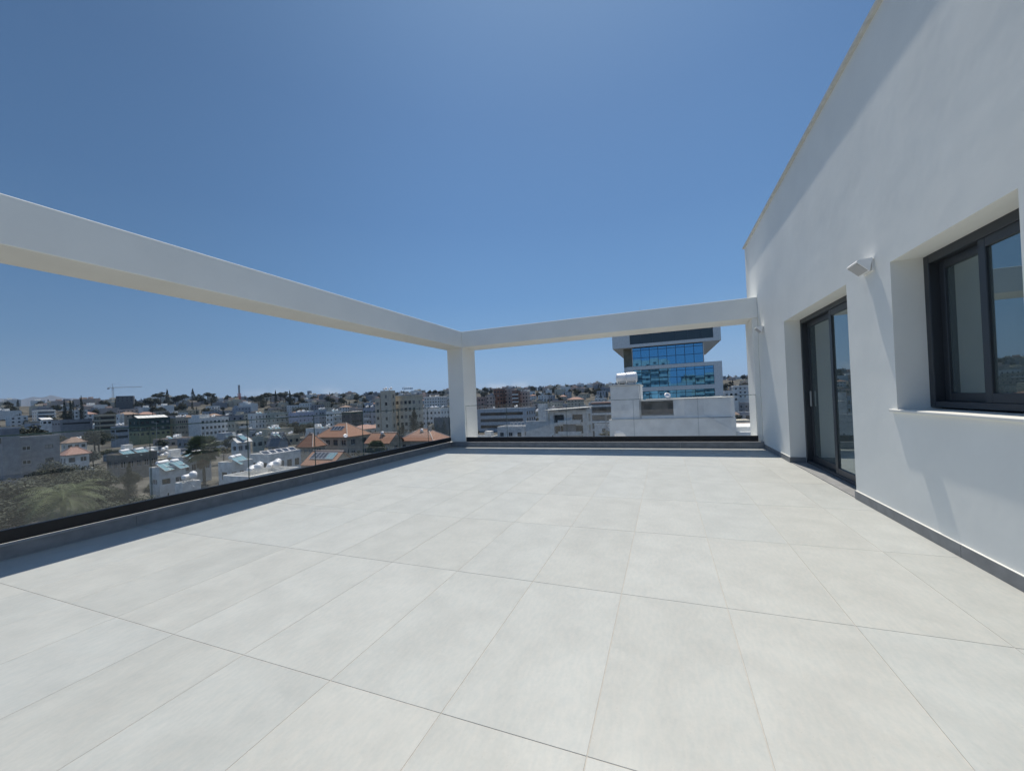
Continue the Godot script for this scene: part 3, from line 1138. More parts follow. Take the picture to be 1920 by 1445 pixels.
func frame_mesh(w: float, h: float) -> Mesh:
	var key := "frame %.2f %.2f" % [w, h]
	if not shapes.has(key):
		var st := new_st()
		var b := 0.07
		box(st, Vector3(-w / 2, -h / 2, 0.002), Vector3(-w / 2 + b, h / 2, 0.06))
		box(st, Vector3(w / 2 - b, -h / 2, 0.002), Vector3(w / 2, h / 2, 0.06))
		box(st, Vector3(-w / 2 + b, h / 2 - b, 0.002), Vector3(w / 2 - b, h / 2, 0.058))
		box(st, Vector3(-w / 2 + b, -h / 2, 0.002), Vector3(w / 2 - b, -h / 2 + b, 0.058))
		box(st, Vector3(-b / 2, -h / 2 + b, 0.002), Vector3(b / 2, h / 2 - b, 0.056))
		shapes[key] = done(st)
	return shapes[key]


func roof_top(st: SurfaceTool, w: float, d: float, h: float, par: float, roof: String, opt: Dictionary) -> void:
	if roof == "flat":
		var k := 0.2
		var a := w / 2
		var b := d / 2
		for q in [[Vector3(-a, h, b - k), Vector3(a, h, b)], [Vector3(-a, h, -b), Vector3(a, h, -b + k)], [Vector3(-a, h, -b + k), Vector3(-a + k, h, b - k)], [Vector3(a - k, h, -b + k), Vector3(a, h, b - k)]]:
			face(st, [q[0], Vector3(q[1].x, h, q[0].z), q[1], Vector3(q[0].x, h, q[1].z)], Vector3.UP)
		a -= k
		b -= k
		var y := h - par
		face(st, [Vector3(-a, y, b), Vector3(a, y, b), Vector3(a, h, b), Vector3(-a, h, b)], Vector3(0, 0, -1))
		face(st, [Vector3(-a, y, -b), Vector3(a, y, -b), Vector3(a, h, -b), Vector3(-a, h, -b)], Vector3(0, 0, 1))
		face(st, [Vector3(-a, y, -b), Vector3(-a, y, b), Vector3(-a, h, b), Vector3(-a, h, -b)], Vector3(1, 0, 0))
		face(st, [Vector3(a, y, -b), Vector3(a, y, b), Vector3(a, h, b), Vector3(a, h, -b)], Vector3(-1, 0, 0))
	elif roof == "gable":
		var rh: float = opt.get("rh", 1.6)
		for s in [-1.0, 1.0]:
			if d <= w:
				face(st, [Vector3(s * w / 2, h, -d / 2), Vector3(s * w / 2, h, d / 2), Vector3(s * w / 2, h + rh, 0)], Vector3(s, 0, 0))
			else:
				face(st, [Vector3(-w / 2, h, s * d / 2), Vector3(w / 2, h, s * d / 2), Vector3(0, h + rh, s * d / 2)], Vector3(0, 0, s))


func trimmings(t: Node3D, w: float, d: float, h: float, par: float, rows: int, col: String, roof: String, opt: Dictionary) -> void:
	var a := w / 2
	var b := d / 2
	var st: SurfaceTool
	if roof == "flat":
		st = new_st()
		face(st, [Vector3(-a + 0.2, h - par, -b + 0.2), Vector3(a - 0.2, h - par, -b + 0.2), Vector3(a - 0.2, h - par, b - 0.2), Vector3(-a + 0.2, h - par, b - 0.2)], Vector3.UP)
		obj("roof", st, mats["roofslab" if col != "darkgrey" else "greyroof"], t)
	else:
		var rc: String = {"pink": "pinkroof", "brown": "brownroof", "orange": "orange", "whiteroof": "whiteroof", "greyroof": "greyroof"}[opt.get("rc", "orange")]
		var rh: float = opt.get("rh", 1.6)
		var e := 0.45
		var A := a + e
		var B := b + e
		var drop := -rh * e / maxf(minf(a, b), 0.5)
		var lowc := [Vector3(-A, h + drop, B), Vector3(A, h + drop, B), Vector3(A, h + drop, -B), Vector3(-A, h + drop, -B)]
		var r0: Vector3
		var r1: Vector3
		var ins := 0.0 if roof != "hip" else minf(A, B)
		if w >= d:
			r0 = Vector3(-A + ins, h + rh, 0)
			r1 = Vector3(A - ins, h + rh, 0)
		else:
			r0 = Vector3(0, h + rh, B - ins)
			r1 = Vector3(0, h + rh, -B + ins)
		st = new_st()
		var sl := []
		if roof == "shed":
			sl = [[Vector3(-A, h, B), Vector3(A, h, B), Vector3(A, h + 1.2, -B), Vector3(-A, h + 1.2, -B)]]
		elif w >= d:
			sl = [[lowc[0], lowc[1], r1, r0], [lowc[2], lowc[3], r0, r1], [lowc[1], lowc[2], r1], [lowc[3], lowc[0], r0]]
		else:
			sl = [[lowc[1], lowc[2], r1, r0], [lowc[3], lowc[0], r0, r1], [lowc[0], lowc[1], r0], [lowc[2], lowc[3], r1]]
		if roof == "gable":
			sl = sl.slice(0, 2)
		var th := Vector3(0, 0.16, 0)
		for f in sl:
			var n: Vector3 = (f[1] - f[0]).cross(f[2] - f[0])
			var o := n if n.y > 0.0 else -n
			var up := []
			for p in f:
				up.append(p + th)
			face(st, up, o)
			face(st, f, -o)
			for k in f.size():
				var p0: Vector3 = f[k]
				var p1: Vector3 = f[(k + 1) % f.size()]
				if absf(p0.y - p1.y) < 0.01 or roof != "hip":
					face(st, [p0, p1, p1 + th, p0 + th], Vector3(p0.x + p1.x, 0, p0.z + p1.z))
		var rf := obj("roof", st, mats[rc], t)
		if opt.has("near") and roof != "shed":
			st = new_st()
			var caps := [[r0, r1]]
			if roof == "hip":
				for c in lowc:
					caps.append([c, r0 if c.distance_to(r0) < c.distance_to(r1) else r1])
			for c in caps:
				tube(st, c[0] + th, c[1] + th, 0.14, -1.0, 6)
			obj("ridge_cap", st, mats["pinkcream" if rc == "orange" else rc], rf)
		if opt.has("chim"):
			st = new_st()
			bevel(st, Vector3(a * 0.3, h + 0.6, -0.4), Vector3(a * 0.3 + 0.7, h + rh + 1.0, 0.4), 0.03)
			obj("chimney", st, mats["cream"], t)
	if opt.has("bands"):
		for r in rows + 1:
			var y := h - par - 3.1 * r - 0.1
			if y > 0.5:
				st = new_st()
				bevel(st, Vector3(-a - 0.35, y - 0.35, -b), Vector3(a + 0.35, y + 0.35, b + 0.45), 0.02)
				obj("floor_band", st, mats["cream" if col == "olive" else "white"], t)
	if opt.has("bal"):
		for r in rows:
			var y := h - par - 3.05 - 3.1 * r
			if y < 0.5:
				continue
			var x0 := -a * 0.92 if opt.has("balall") else -a * 0.5
			var x1 := a * 0.92 if opt.has("balall") else a * 0.7
			st = new_st()
			box(st, Vector3(x0, y - 0.16, b + 0.001), Vector3(x1, y, b + 1.4))
			var bl := obj("balcony", st, mats["white"], t)
			st = new_st()
			box(st, Vector3(x0, y + 0.002, b + 1.3), Vector3(x1, y + 0.95, b + 1.398))
			for x in [x0, x1 - 0.08]:
				box(st, Vector3(x, y + 0.002, b + 0.003), Vector3(x + 0.08, y + 0.95, b + 1.298))
			obj("parapet", st, mats[col if rng.randi() % 2 else "white"], bl)
	if opt.has("awn"):
		for k in 2:
			st = new_st()
			box(st, Vector3(-a * 0.7, h - par - 0.9 - 3.1 * k, b), Vector3(a * 0.9, h - par - 0.6 - 3.1 * k, b + 1.7))
			obj("awning", st, mats["cream"], t)
	if opt.has("cap") or opt.has("cap2"):
		st = new_st()
		bevel(st, Vector3(-a - 0.25, h, -b - 0.25), Vector3(a + 0.25, h + 0.55, b + 0.25), 0.02)
		obj("parapet_cap", st, mats["cream" if opt.has("cap") else "pinkroof"], t)
	if opt.has("slabroof"):
		st = new_st()
		bevel(st, Vector3(-a - 0.5, h, -b), Vector3(a + 0.5, h + 0.4, b + 1.0), 0.02)
		obj("roof_slab", st, mats["cream"], t)
	if opt.has("headhouse"):
		st = new_st()
		bevel(st, Vector3(-a * 0.9, h - par, -b * 0.7), Vector3(-a * 0.2, h + 1.9, b * 0.6), 0.02)
		obj("roof_room", st, mats[col], t)
	if opt.has("fins"):
		for s in [-0.75, 0.45]:
			st = new_st()
			box(st, Vector3(a * s - 0.25, 0, b + 0.001), Vector3(a * s + 0.25, h + 0.3, b + 0.7))
			obj("fin", st, mats["white"], t)
	if opt.has("tanpanel"):
		st = new_st()
		bevel(st, Vector3(a * 0.05, 0.3, b + 0.001), Vector3(a * 0.98, h * 0.82, b + 0.12), 0.01)
		obj("wall_panel", st, mats["sand"], t)
	if opt.has("skylights"):
		for k in 7:
			st = new_st()
			var x := -a + w * (k + 0.5) / 7.0
			bevel(st, Vector3(-w / 15.0, -0.05, -d * 0.22), Vector3(w / 15.0, 0.05, d * 0.22), 0.01, Transform3D(Basis(Vector3.RIGHT, 0.35), Vector3(x, h + 0.5, b * 0.4)))
			obj("roof_light", st, mats["white"], t)
	if opt.has("hoops"):
		for k in 4:
			st = new_st()
			var x := -a * 0.1 + k * a * 0.25
			for i in 8:
				var t0 := PI * i / 8.0
				var t1 := PI * (i + 1) / 8.0
				tube(st, Vector3(x - cos(t0) * 0.8, h - par + sin(t0) * 2.0, b * 0.2 - k * 0.4), Vector3(x - cos(t1) * 0.8, h - par + sin(t1) * 2.0, b * 0.2 - k * 0.4), 0.05, -1.0, 5)
			obj("roof_hoop", st, mats["white_plastic"], t)
	if opt.has("canopy"):
		st = new_st()
		bevel(st, Vector3(-a - 0.8, h + 0.05, -b), Vector3(a + 0.9, h + 0.3, b + 1.6), 0.03, Transform3D(Basis(Vector3(0, 0, 1), 0.04), Vector3.ZERO))
		obj("canopy", st, mats["roofslab"], t)
		st = new_st()
		bevel(st, Vector3(-a * 0.28, h - 6.1, b + 0.002), Vector3(a * 0.40, h - 3.9, b + 0.10), 0.01)
		obj("shutter", st, mats["greyroof"], t)
	# solar panels
	for k in opt.get("pv", 0):
		var o: MeshInstance3D
		if roof == "flat":
			o = put("solar_panel", slab_mesh("pv", 1.7, 0.045, 1.5, 0.0), mats["photovoltaic"], t, Vector3(-a + w * (k + 0.5) / opt["pv"], h - par + 0.95, b * 0.35))
			o.rotation = Vector3(0.45, 0, 0)
		else:
			var rh: float = opt.get("rh", 1.6)
			var run := b if w >= d else a
			var tilt := atan2(rh, run)
			var s := 0.45
			if w >= d:
				o = put("solar_panel", slab_mesh("pv", 1.7, 0.045, 1.5, 0.0), mats["photovoltaic" if k < 4 else "collector"], t, Vector3((k - (opt["pv"] - 1) / 2.0) * 1.1 * minf(1.0, w / 8.0), h + rh * (1.0 - s) + 0.28, b * s))
				o.rotation = Vector3(tilt, 0, 0)
			else:
				o = put("solar_panel", slab_mesh("pv", 1.7, 0.045, 1.5, 0.0), mats["photovoltaic"], t, Vector3(a * s, h + rh * (1.0 - s) + 0.28, (k - (opt["pv"] - 1) / 2.0) * 1.1))
				o.rotation = Vector3(0, 0, -tilt)
			o.scale = Vector3(0.6, 1, 1)
		put("panel_frame", slab_frame(1.7, 1.5), mats["panel_frame"], o)
	# boxes of cooling units on the walls and an aerial, where they are near enough to see
	if opt.has("clutter"):
		for k in 2:
			st = new_st()
			var sx := rng.randf_range(-0.8, 0.8) * a
			var sy := h - par - rng.randf_range(1.0, 2.6)
			bevel(st, Vector3(sx - 0.42, sy - 0.3, b + 0.02), Vector3(sx + 0.42, sy + 0.3, b + 0.36), 0.02)
			obj("cooling_unit", st, mats["white_plastic"], t)
		if roof == "flat":
			st = new_st()
			var ax := rng.randf_range(-0.6, 0.6) * a
			tube(st, Vector3(ax, h - par, 0), Vector3(ax, h + 2.6, 0), 0.03, -1.0, 5)
			for y in [1.9, 2.2, 2.5]:
				tube(st, Vector3(ax - 0.45, h + y, 0), Vector3(ax + 0.45, h + y, 0), 0.018, -1.0, 4)
			obj("aerial", st, mats["galvanised"], t)
			st = new_st()
			var rx := rng.randf_range(-0.5, 0.4) * a
			bevel(st, Vector3(rx, h - par, -b * 0.8), Vector3(rx + 2.4, h + 1.5, -b * 0.8 + 2.2), 0.02)
			obj("stair_head", st, mats["white"], t)
	# heaters and tanks stand on the roof: things of their own
	var n: int = opt.get("tanks", 0)
	for k in n:
		var lx := -a * 0.75 + w * 0.75 * (k + 0.5) / n
		var lz := b * (0.45 if k % 2 == 0 else -0.1)
		var ly := h - par
		if roof != "flat":
			ly = h + opt.get("rh", 1.6) * 0.35
			lz = b * 0.1
		var host: String = t.get_meta("label") if not merged_label(t) else t.get_meta("label")
		heater(t.transform * Vector3(lx, ly, lz), opt.has("panels") or opt.has("near") or rng.randi() % 3 == 0, short_of(host))


func merged_label(t: Node) -> bool:
	return t.has_meta("stem")


func short_of(s: String) -> String:
	s = s.replace("apartment ", "")
	for cut in [" with ", " beside ", " behind ", ", ", " under ", " left of ", " right of ", " below ", " seen ", " crowded ", " carrying ", " joining ", " just "]:
		if s.contains(cut) and s.find(cut) > 10:
			s = s.substr(0, s.find(cut))
	return s


func slab_mesh(key: String, w: float, h: float, d: float, _r: float) -> Mesh:
	key = "%s %.2f %.2f" % [key, w, d]
	if not shapes.has(key):
		var st := new_st()
		box(st, Vector3(-w / 2, -h / 2, -d / 2), Vector3(w / 2, h / 2, d / 2))
		shapes[key] = done(st)
	return shapes[key]


func slab_frame(w: float, d: float) -> Mesh:
	var key := "slabframe %.2f %.2f" % [w, d]
	if not shapes.has(key):
		var st := new_st()
		for s in [-1.0, 1.0]:
			box(st, Vector3(s * w / 2 - 0.045, -0.03, -d / 2), Vector3(s * w / 2 + 0.045, 0.04, d / 2))
			box(st, Vector3(-w / 2 + 0.045, -0.03, s * d / 2 - 0.045), Vector3(w / 2 - 0.045, 0.038, s * d / 2 + 0.045))
		shapes[key] = done(st)
	return shapes[key]


var heater_kind := []


func heater(at: Vector3, full: bool, host: String) -> void:
	if heater_kind.is_empty():
		for k in 2:
			var t := Node3D.new()
			var st := new_st()
			var r := 0.34
			var prof := [[-0.80, 0.0], [-0.80, r * 0.6], [-0.74, r * 0.92], [-0.66, r], [0.66, r], [0.74, r * 0.92], [0.80, r * 0.6], [0.80, 0.0]]
			lathe(st, Vector3(0, 1.45, -0.35), Vector3(1, 0, 0), prof, 14)
			put("tank", done(st), mats["white_plastic"], t)
			st = new_st()
			for x in [-0.6, 0.6]:
				tube(st, Vector3(x, 0, -0.6), Vector3(x, 1.15, -0.38), 0.03, -1.0, 5)
				tube(st, Vector3(x, 0, 1.0), Vector3(x, 1.2, -0.32), 0.03, -1.0, 5)
			put("stand", done(st), mats["galvanised"], t)
			if k == 1:
				for x in [-0.55, 0.55]:
					var o := put("collector", slab_mesh("collector", 1.02, 0.09, 1.9, 0.0), mats["collector"], t, Vector3(x, 0.72, 0.62))
					o.rotation.x = 0.66
					put("frame", slab_frame(1.02, 1.9), mats["panel_frame"], o)
			else:
				st = new_st()
				lathe(st, Vector3(0, 1.2, 0.5), Vector3.UP, [[0.0, 0.0], [0.0, 0.46], [0.75, 0.48], [0.95, 0.3], [1.0, 0.12], [1.06, 0.12], [1.06, 0.0]], 14)
				put("cold_tank", done(st), mats["white_plastic"], t)
			heater_kind.append(t)
	var o := dup(heater_kind[1 if full else 0], "solar_heater" if full else "water_tank_stand", at, deg_to_rad(120.0 + rng.randf_range(-12.0, 12.0)))
	var stem := ("solar water heater on the " if full else "white water tanks on the ") + host
	tag(o, stem, "solar heater" if full else "water tank", "solar heaters on the roofs" if full else "water tanks on the roofs")
	told_apart(o, stem)


func make_heroes() -> void:
	block("apartment_block", "large plain grey block at the far left, roof parapet lined with pipes", "building", -135.8, -39.6, 90, 10.2, 7.6, -14.5, 12.1, "grey", {"r":3,"b":3,"bs":2,"ww":1.3,"wh":0.9,"skip":2,"near":1})
	block("low_house", "low grey rooftop hut behind the large plain grey block", "building", -130.5, -36.7, 90, 2.4, 1.8, -14.5, 14.2, "grey", {"r":1,"b":0})
	block("tiled_house", "pale two-storey house with flat pinkish tiled roof beside the grey block", "house", -156.4, -56.0, 90, 4.7, 3.5, -14.5, 5.9, "white", {"r":2,"b":2,"bs":2,"roof":"hip","rc":"pink","near":1,"rh":1.6})
	block("garden_annexe", "small white box annexe below the pinkish tiled roof house", "annexe", -138.7, -52.2, 90, 1.6, 1.2, -14.5, 2.9, "white", {"r":1,"b":1})
	block("tiled_house", "pale house with brown tiled roof behind the pinkish roofed house", "house", -228.3, -82.2, 90, 5.9, 4.4, -14.5, 6.1, "white", {"r":2,"b":3,"roof":"hip","rc":"brown","rh":1.8})
	block("long_block", "long low grey building with one dark window strip and three dark poplars behind it", "building", -340.6, -122.7, 90, 13.9, 10.4, -14.5, 15.3, "grey", {"r":1,"b":6,"ww":1.6,"wh":1.0,"strip":1})
	block("low_house", "small pale building with white sloping roof left of the long grey one", "house", -358.9, -117.8, 90, 4.1, 3.1, -14.5, 15.7, "white", {"r":1,"b":2,"roof":"shed","rc":"whiteroof"})
	block("office_block", "wide office building with stacked white floor bands below the mountains", "building", -530.4, -173.5, 90, 11.6, 8.7, -3.4, 13.7, "white", {"r":3,"b":1,"bands":1,"strip":1})
	block("low_house", "white house with small domed roof room behind the poplars", "house", -469.3, -173.8, 90, 8.2, 6.1, -8.8, 17.3, "white", {"r":2,"b":3,"tanks":1})
	block("office_block", "olive brown office block with horizontal louvre bands left of the white pillars", "building", -327.5, -132.5, 90, 7.7, 5.8, -14.5, 17.7, "olive", {"r":3,"b":1,"bands":1,"strip":1})
	block("stair_tower", "slim pale stair tower with two white fins beside the olive office block", "tower", -299.1, -127.6, 90, 2.7, 2.1, -14.5, 17.2, "white", {"r":1,"b":0,"fins":1})
	block("workshop", "low blue grey workshop with dark window strip in front of the olive office block", "building", -259.7, -110.3, 90, 5.4, 4.0, -14.5, 10.9, "bluegrey", {"r":2,"b":2,"strip":1,"tanks":2})
	block("office_block", "green glass office with yellow lower floor and white glazed roof panels", "building", -266.4, -126.1, 90, 13.8, 10.4, -14.5, 14.4, "green", {"r":3,"b":6,"skylights":1,"lower":"yellow"})
	block("apartment_block", "tan apartment block with two sets of square windows beside the blank white wall", "building", -262.2, -138.3, 90, 6.9, 5.2, -14.5, 13.6, "tan", {"r":3,"b":7,"tanks":3})
	block("office_block", "white office block with a tall blank left wall and three rows of windows", "building", -244.0, -143.0, 90, 14.8, 11.1, -14.5, 13.0, "white", {"r":3,"b":7,"bs":0,"ww":1.3,"wh":1.5,"tanks":2,"headhouse":1})
	block("apartment_block", "beige apartment block with cream awnings and a railed balcony", "building", -208.4, -136.2, 90, 7.5, 5.7, -14.5, 10.9, "beige", {"r":3,"b":3,"bal":1,"awn":1})
	block("low_house", "long grey single-storey building with a tan wall panel on the right", "house", -191.9, -106.3, 90, 9.4, 7.0, -14.5, 5.1, "grey", {"r":1,"b":3,"tanpanel":1})
	block("garden_wall_house", "white low building left of the round bush, with a flat grey roof", "house", -170.5, -103.6, 90, 4.0, 3.0, -14.5, 4.0, "white", {"r":1,"b":0})
	block("apartment_block", "grey white apartment block with narrow vertical window slots", "building", -261.1, -184.3, 90, 9.4, 7.0, -14.5, 13.8, "white", {"r":4,"b":4,"ww":0.8,"wh":1.7,"tanks":2,"bs":1})
	block("apartment_block", "pale green apartment block with three rows of long balconies", "building", -251.7, -192.0, 90, 10.5, 7.9, -14.5, 13.9, "palegreen", {"r":4,"b":3,"bal":1,"balall":1})
	block("apartment_block", "lilac and aqua apartment block with small square windows", "building", -239.4, -200.5, 90, 12.8, 9.6, -14.5, 13.2, "lilac", {"r":4,"b":4,"ww":1.0,"wh":0.8,"lower":"aqua","tanks":5})
	block("apartment_block", "grey apartment block with a dark corner window behind the balustrade joint", "building", -215.3, -194.9, 90, 6.2, 4.7, -14.5, 14.5, "bluegrey", {"r":4,"b":3,"ww":1.3,"wh":0.8,"tanks":3})
	block("apartment_block", "white apartment block with stacked corner balconies above the orange roof", "building", -206.0, -197.8, 90, 8.4, 6.3, -14.5, 13.1, "white", {"r":4,"b":2,"bal":1,"balall":1,"tanks":4})
	block("office_block", "dark glass office block under a cream roof slab above the orange roof", "building", -180.4, -187.4, 90, 10.0, 7.5, -14.5, 12.2, "darkglass", {"r":3,"b":4,"strip":1,"slabroof":1})
	block("apartment_block", "blue grey apartment block just left of the tall beige building", "building", -164.1, -184.5, 0, 6.3, 4.7, -14.5, 14.6, "bluegrey", {"r":4,"b":3,"bal":1,"tanks":2})
	block("stair_core", "tall beige stair core with stacked small windows and white tanks on top", "tower", -108.6, -133.2, 10, 4.9, 3.7, -14.5, 21.8, "beigetower", {"r":7,"b":1,"bs":1,"ww":1.0,"wh":1.4,"tanks":2})
	block("apartment_block", "lower left wing of the tall beige building, with one column of small windows", "building", -113.0, -132.4, 10, 2.4, 1.8, -14.5, 18.9, "beigetower", {"r":6,"b":1,"ww":1.0,"wh":1.3})
	block("apartment_block", "wide right wing of the tall beige building, under a cream parapet", "building", -104.1, -141.7, 10, 9.6, 7.2, -14.5, 19.0, "beigetower", {"r":6,"b":5,"ww":1.4,"wh":1.4,"cap":1,"bs":1})
	block("apartment_block", "far white apartment block seen between the beige building and the column", "building", -224.2, -350.7, 0, 19.3, 14.0, -13.9, 21.7, "white", {"r":4,"b":6,"bands":1,"tanks":3})
	block("apartment_block", "white apartment block crowded with white roof tanks left of the column", "building", -129.4, -202.2, 0, 13.3, 10.0, -14.5, 12.3, "white", {"r":3,"b":5,"tanks":8})
	block("boundary_wall", "plain dark grey wall behind the dark trees left of the column", "wall", -92.3, -148.8, 0, 7.7, 1.0, -14.5, 9.1, "darkgrey", {"r":1,"b":0})
	block("low_house", "brown grey house front with square pillars below two white roof tanks", "house", -123.9, -54.4, 90, 7.5, 5.6, -14.5, 6.6, "brownwall", {"r":2,"b":5,"ww":1.5,"wh":1.5,"tanks":4,"near":1,"panels":1})
	block("villa", "white cube house with sloping blue collectors right of the slim cypress", "house", -80.8, -39.9, 90, 3.9, 2.9, -14.5, 6.8, "white", {"r":2,"b":2,"ww":1.4,"wh":0.9,"tanks":3,"panels":1,"near":1})
	block("low_house", "white flat-roofed house crowded with tanks behind the cube house", "house", -98.5, -53.4, 90, 5.5, 4.1, -14.5, 6.4, "white", {"r":2,"b":4,"tanks":4,"panels":1,"near":1})
	block("villa", "pale house with a large blue collector right of the fan palm", "house", -73.0, -46.5, 90, 4.2, 3.2, -14.5, 6.8, "white", {"r":2,"b":3,"ww":1.5,"wh":1.4,"tanks":2,"panels":1,"near":1})
	block("low_house", "small white house with shallow gabled roof and two windows", "house", -110.4, -72.2, 90, 3.5, 2.7, -14.5, 7.3, "white", {"r":1,"b":2,"roof":"gable","rc":"whiteroof","rh":0.9,"tanks":1,"near":1})
	block("low_house", "dull green box house with white tank between the gabled white houses", "house", -124.8, -87.4, 90, 2.6, 1.9, -14.5, 7.3, "palegreen", {"r":1,"b":1,"tanks":1})
	block("villa", "long pale house with a row of solar panels tilted on its roof", "house", -77.2, -57.6, 90, 7.4, 5.6, -14.5, 6.8, "white", {"r":2,"b":4,"ww":1.5,"wh":1.5,"pv":5,"near":1})
	block("dormer_house", "small blue grey house with a steep gable behind the solar panels", "house", -87.3, -65.9, 0, 3.5, 2.6, -14.5, 7.7, "bluegrey", {"r":1,"b":1,"roof":"gable","rc":"greyroof","rh":2.4,"tanks":2,"near":1})
	block("low_house", "low cream wall house with a white water tank left of the orange roof", "house", -153.0, -117.5, 90, 11.7, 8.0, -14.5, 4.7, "beige", {"r":1,"b":4,"tanks":3})
	block("villa", "large villa with orange hipped roof carrying dark and pale solar panels", "house", -85.0, -84.2, 0, 11.3, 8.5, -14.5, 7.8, "tan", {"r":2,"b":4,"ww":1.6,"wh":1.5,"roof":"hip","rc":"orange","rh":3.2,"pv":4,"near":1})
	block("villa", "left wing of the large orange villa with a grey half and window band", "house", -85.5, -73.9, 0, 5.1, 3.8, -14.5, 6.4, "tan", {"r":2,"b":3,"ww":1.6,"wh":1.3,"roof":"hip","rc":"orange","rh":2.6,"near":1})
	block("villa", "beige villa with orange roof and two pale collectors right of the small palm", "house", -65.0, -77.7, 0, 6.9, 5.2, -14.5, 6.7, "beige", {"r":2,"b":3,"ww":1.3,"wh":1.6,"roof":"gable","rc":"orange","rh":2.0,"tanks":1,"near":1})
	block("villa", "orange roofed villa with low ridge and chimney next to the column", "house", -57.8, -84.4, 0, 10.0, 7.5, -14.5, 6.6, "tan", {"r":2,"b":4,"roof":"hip","rc":"orange","rh":2.4,"tanks":1,"near":1,"chim":1})
	block("low_house", "near house roof of red tile covered with solar panels under the balustrade", "house", -53.6, -49.5, 0, 6.1, 4.6, -14.5, 6.4, "tan", {"r":1,"b":2,"roof":"gable","rc":"orange","rh":1.7,"pv":6,"near":1})
	block("office_block", "blue white office building with two long rows of dark windows right of the column", "building", -73.8, -180.2, 0, 26.3, 14.0, -14.5, 11.5, "bluewhite", {"r":3,"b":8,"ww":2.0,"wh":1.5,"strip":2,"tanks":2})
	block("low_house", "low white building with hooped frames on its roof under the office windows", "house", -45.2, -116.7, 0, 9.0, 6.7, -14.5, 7.2, "white", {"r":1,"b":3,"hoops":1,"near":1})
	block("boundary_wall", "tall pale slanting party wall right of the hooped roof", "wall", -32.5, -104.2, 20, 7.8, 0.8, -14.5, 9.4, "white", {"r":1,"b":0})
	block("stair_tower", "square white stair tower behind the slanting party wall", "tower", -43.5, -144.2, 0, 3.2, 2.4, -14.5, 13.6, "white", {"r":1,"b":0})
	block("villa", "white house with a deep covered balcony and a shutter on its lower floor", "house", -24.3, -108.6, 0, 10.5, 7.9, -14.5, 12.3, "white", {"r":2,"b":2,"bs":1,"ww":2.9,"wh":2.2,"deep":1.5,"bal":1,"canopy":1,"near":1})
	block("apartment_block", "dark banded block under a terracotta roof edge left of the neighbouring stairwell", "building", -22.0, -155.5, 0, 8.3, 6.2, -14.5, 12.6, "darkgrey", {"r":3,"b":1,"bands":1,"strip":1,"cap2":1})
	block("low_house", "small pale hut with a metal roof beside the outside staircase", "house", -21.1, -150.8, 0, 6.9, 5.2, -14.5, 5.2, "white", {"r":1,"b":1,"near":1})
	block("apartment_block", "pink apartment block with dark windows right beside the column", "building", -133.1, -272.8, 0, 7.8, 5.9, -14.5, 18.8, "pink", {"r":3,"b":3,"ww":1.5,"wh":1.2})
	block("apartment_block", "tall brown and pink apartment tower, left one of the pair", "building", -131.3, -306.0, 0, 8.3, 6.2, -14.5, 25.2, "brown", {"r":6,"b":3,"ww":1.5,"wh":1.4,"tanks":2})
	block("apartment_block", "cream middle section joining the brown apartment towers", "building", -125.8, -313.4, 0, 6.2, 4.6, -14.5, 25.5, "pinkcream", {"r":6,"b":2})
	block("apartment_block", "tall brown apartment tower, right one of the pair", "building", -116.6, -308.1, 0, 5.7, 4.3, -14.5, 23.2, "brown", {"r":6,"b":2,"bal":1,"balall":1})
	block("apartment_block", "pale pink apartment block right of the brown towers", "building", -112.4, -317.4, 0, 7.8, 5.8, -14.5, 22.5, "pinkcream", {"r":6,"b":3,"tanks":3})
	block("apartment_block", "small pink apartment block left of the brown towers", "building", -134.9, -294.8, 0, 6.2, 4.7, -14.5, 20.0, "pinkcream", {"r":4,"b":2})
	block("apartment_block", "white hillside block right of the neighbouring glass tower", "building", 59.3, -352.5, 0, 15.1, 11.3, -14.5, 19.1, "white", {"r":3,"b":5,"bands":1})
	block("low_house", "low white terrace house below the hillside block beside the glass tower", "house", 39.5, -275.9, 0, 7.5, 5.6, -14.5, 15.5, "white", {"r":2,"b":3})
	block("low_house", "near white flat roof with barrel tanks just above the base channel", "house", -55.0, -38.6, 90, 7.6, 5.7, -14.5, 6.8, "white", {"r":1,"b":0,"bs":0,"tanks":4})
	block("low_house", "sunlit white terrace roof right of the slim cypress, near the base channel", "house", -65.1, -34.4, 90, 2.4, 1.8, -14.5, 5.8, "white", {"r":1,"b":0,"bs":0,"tanks":1})


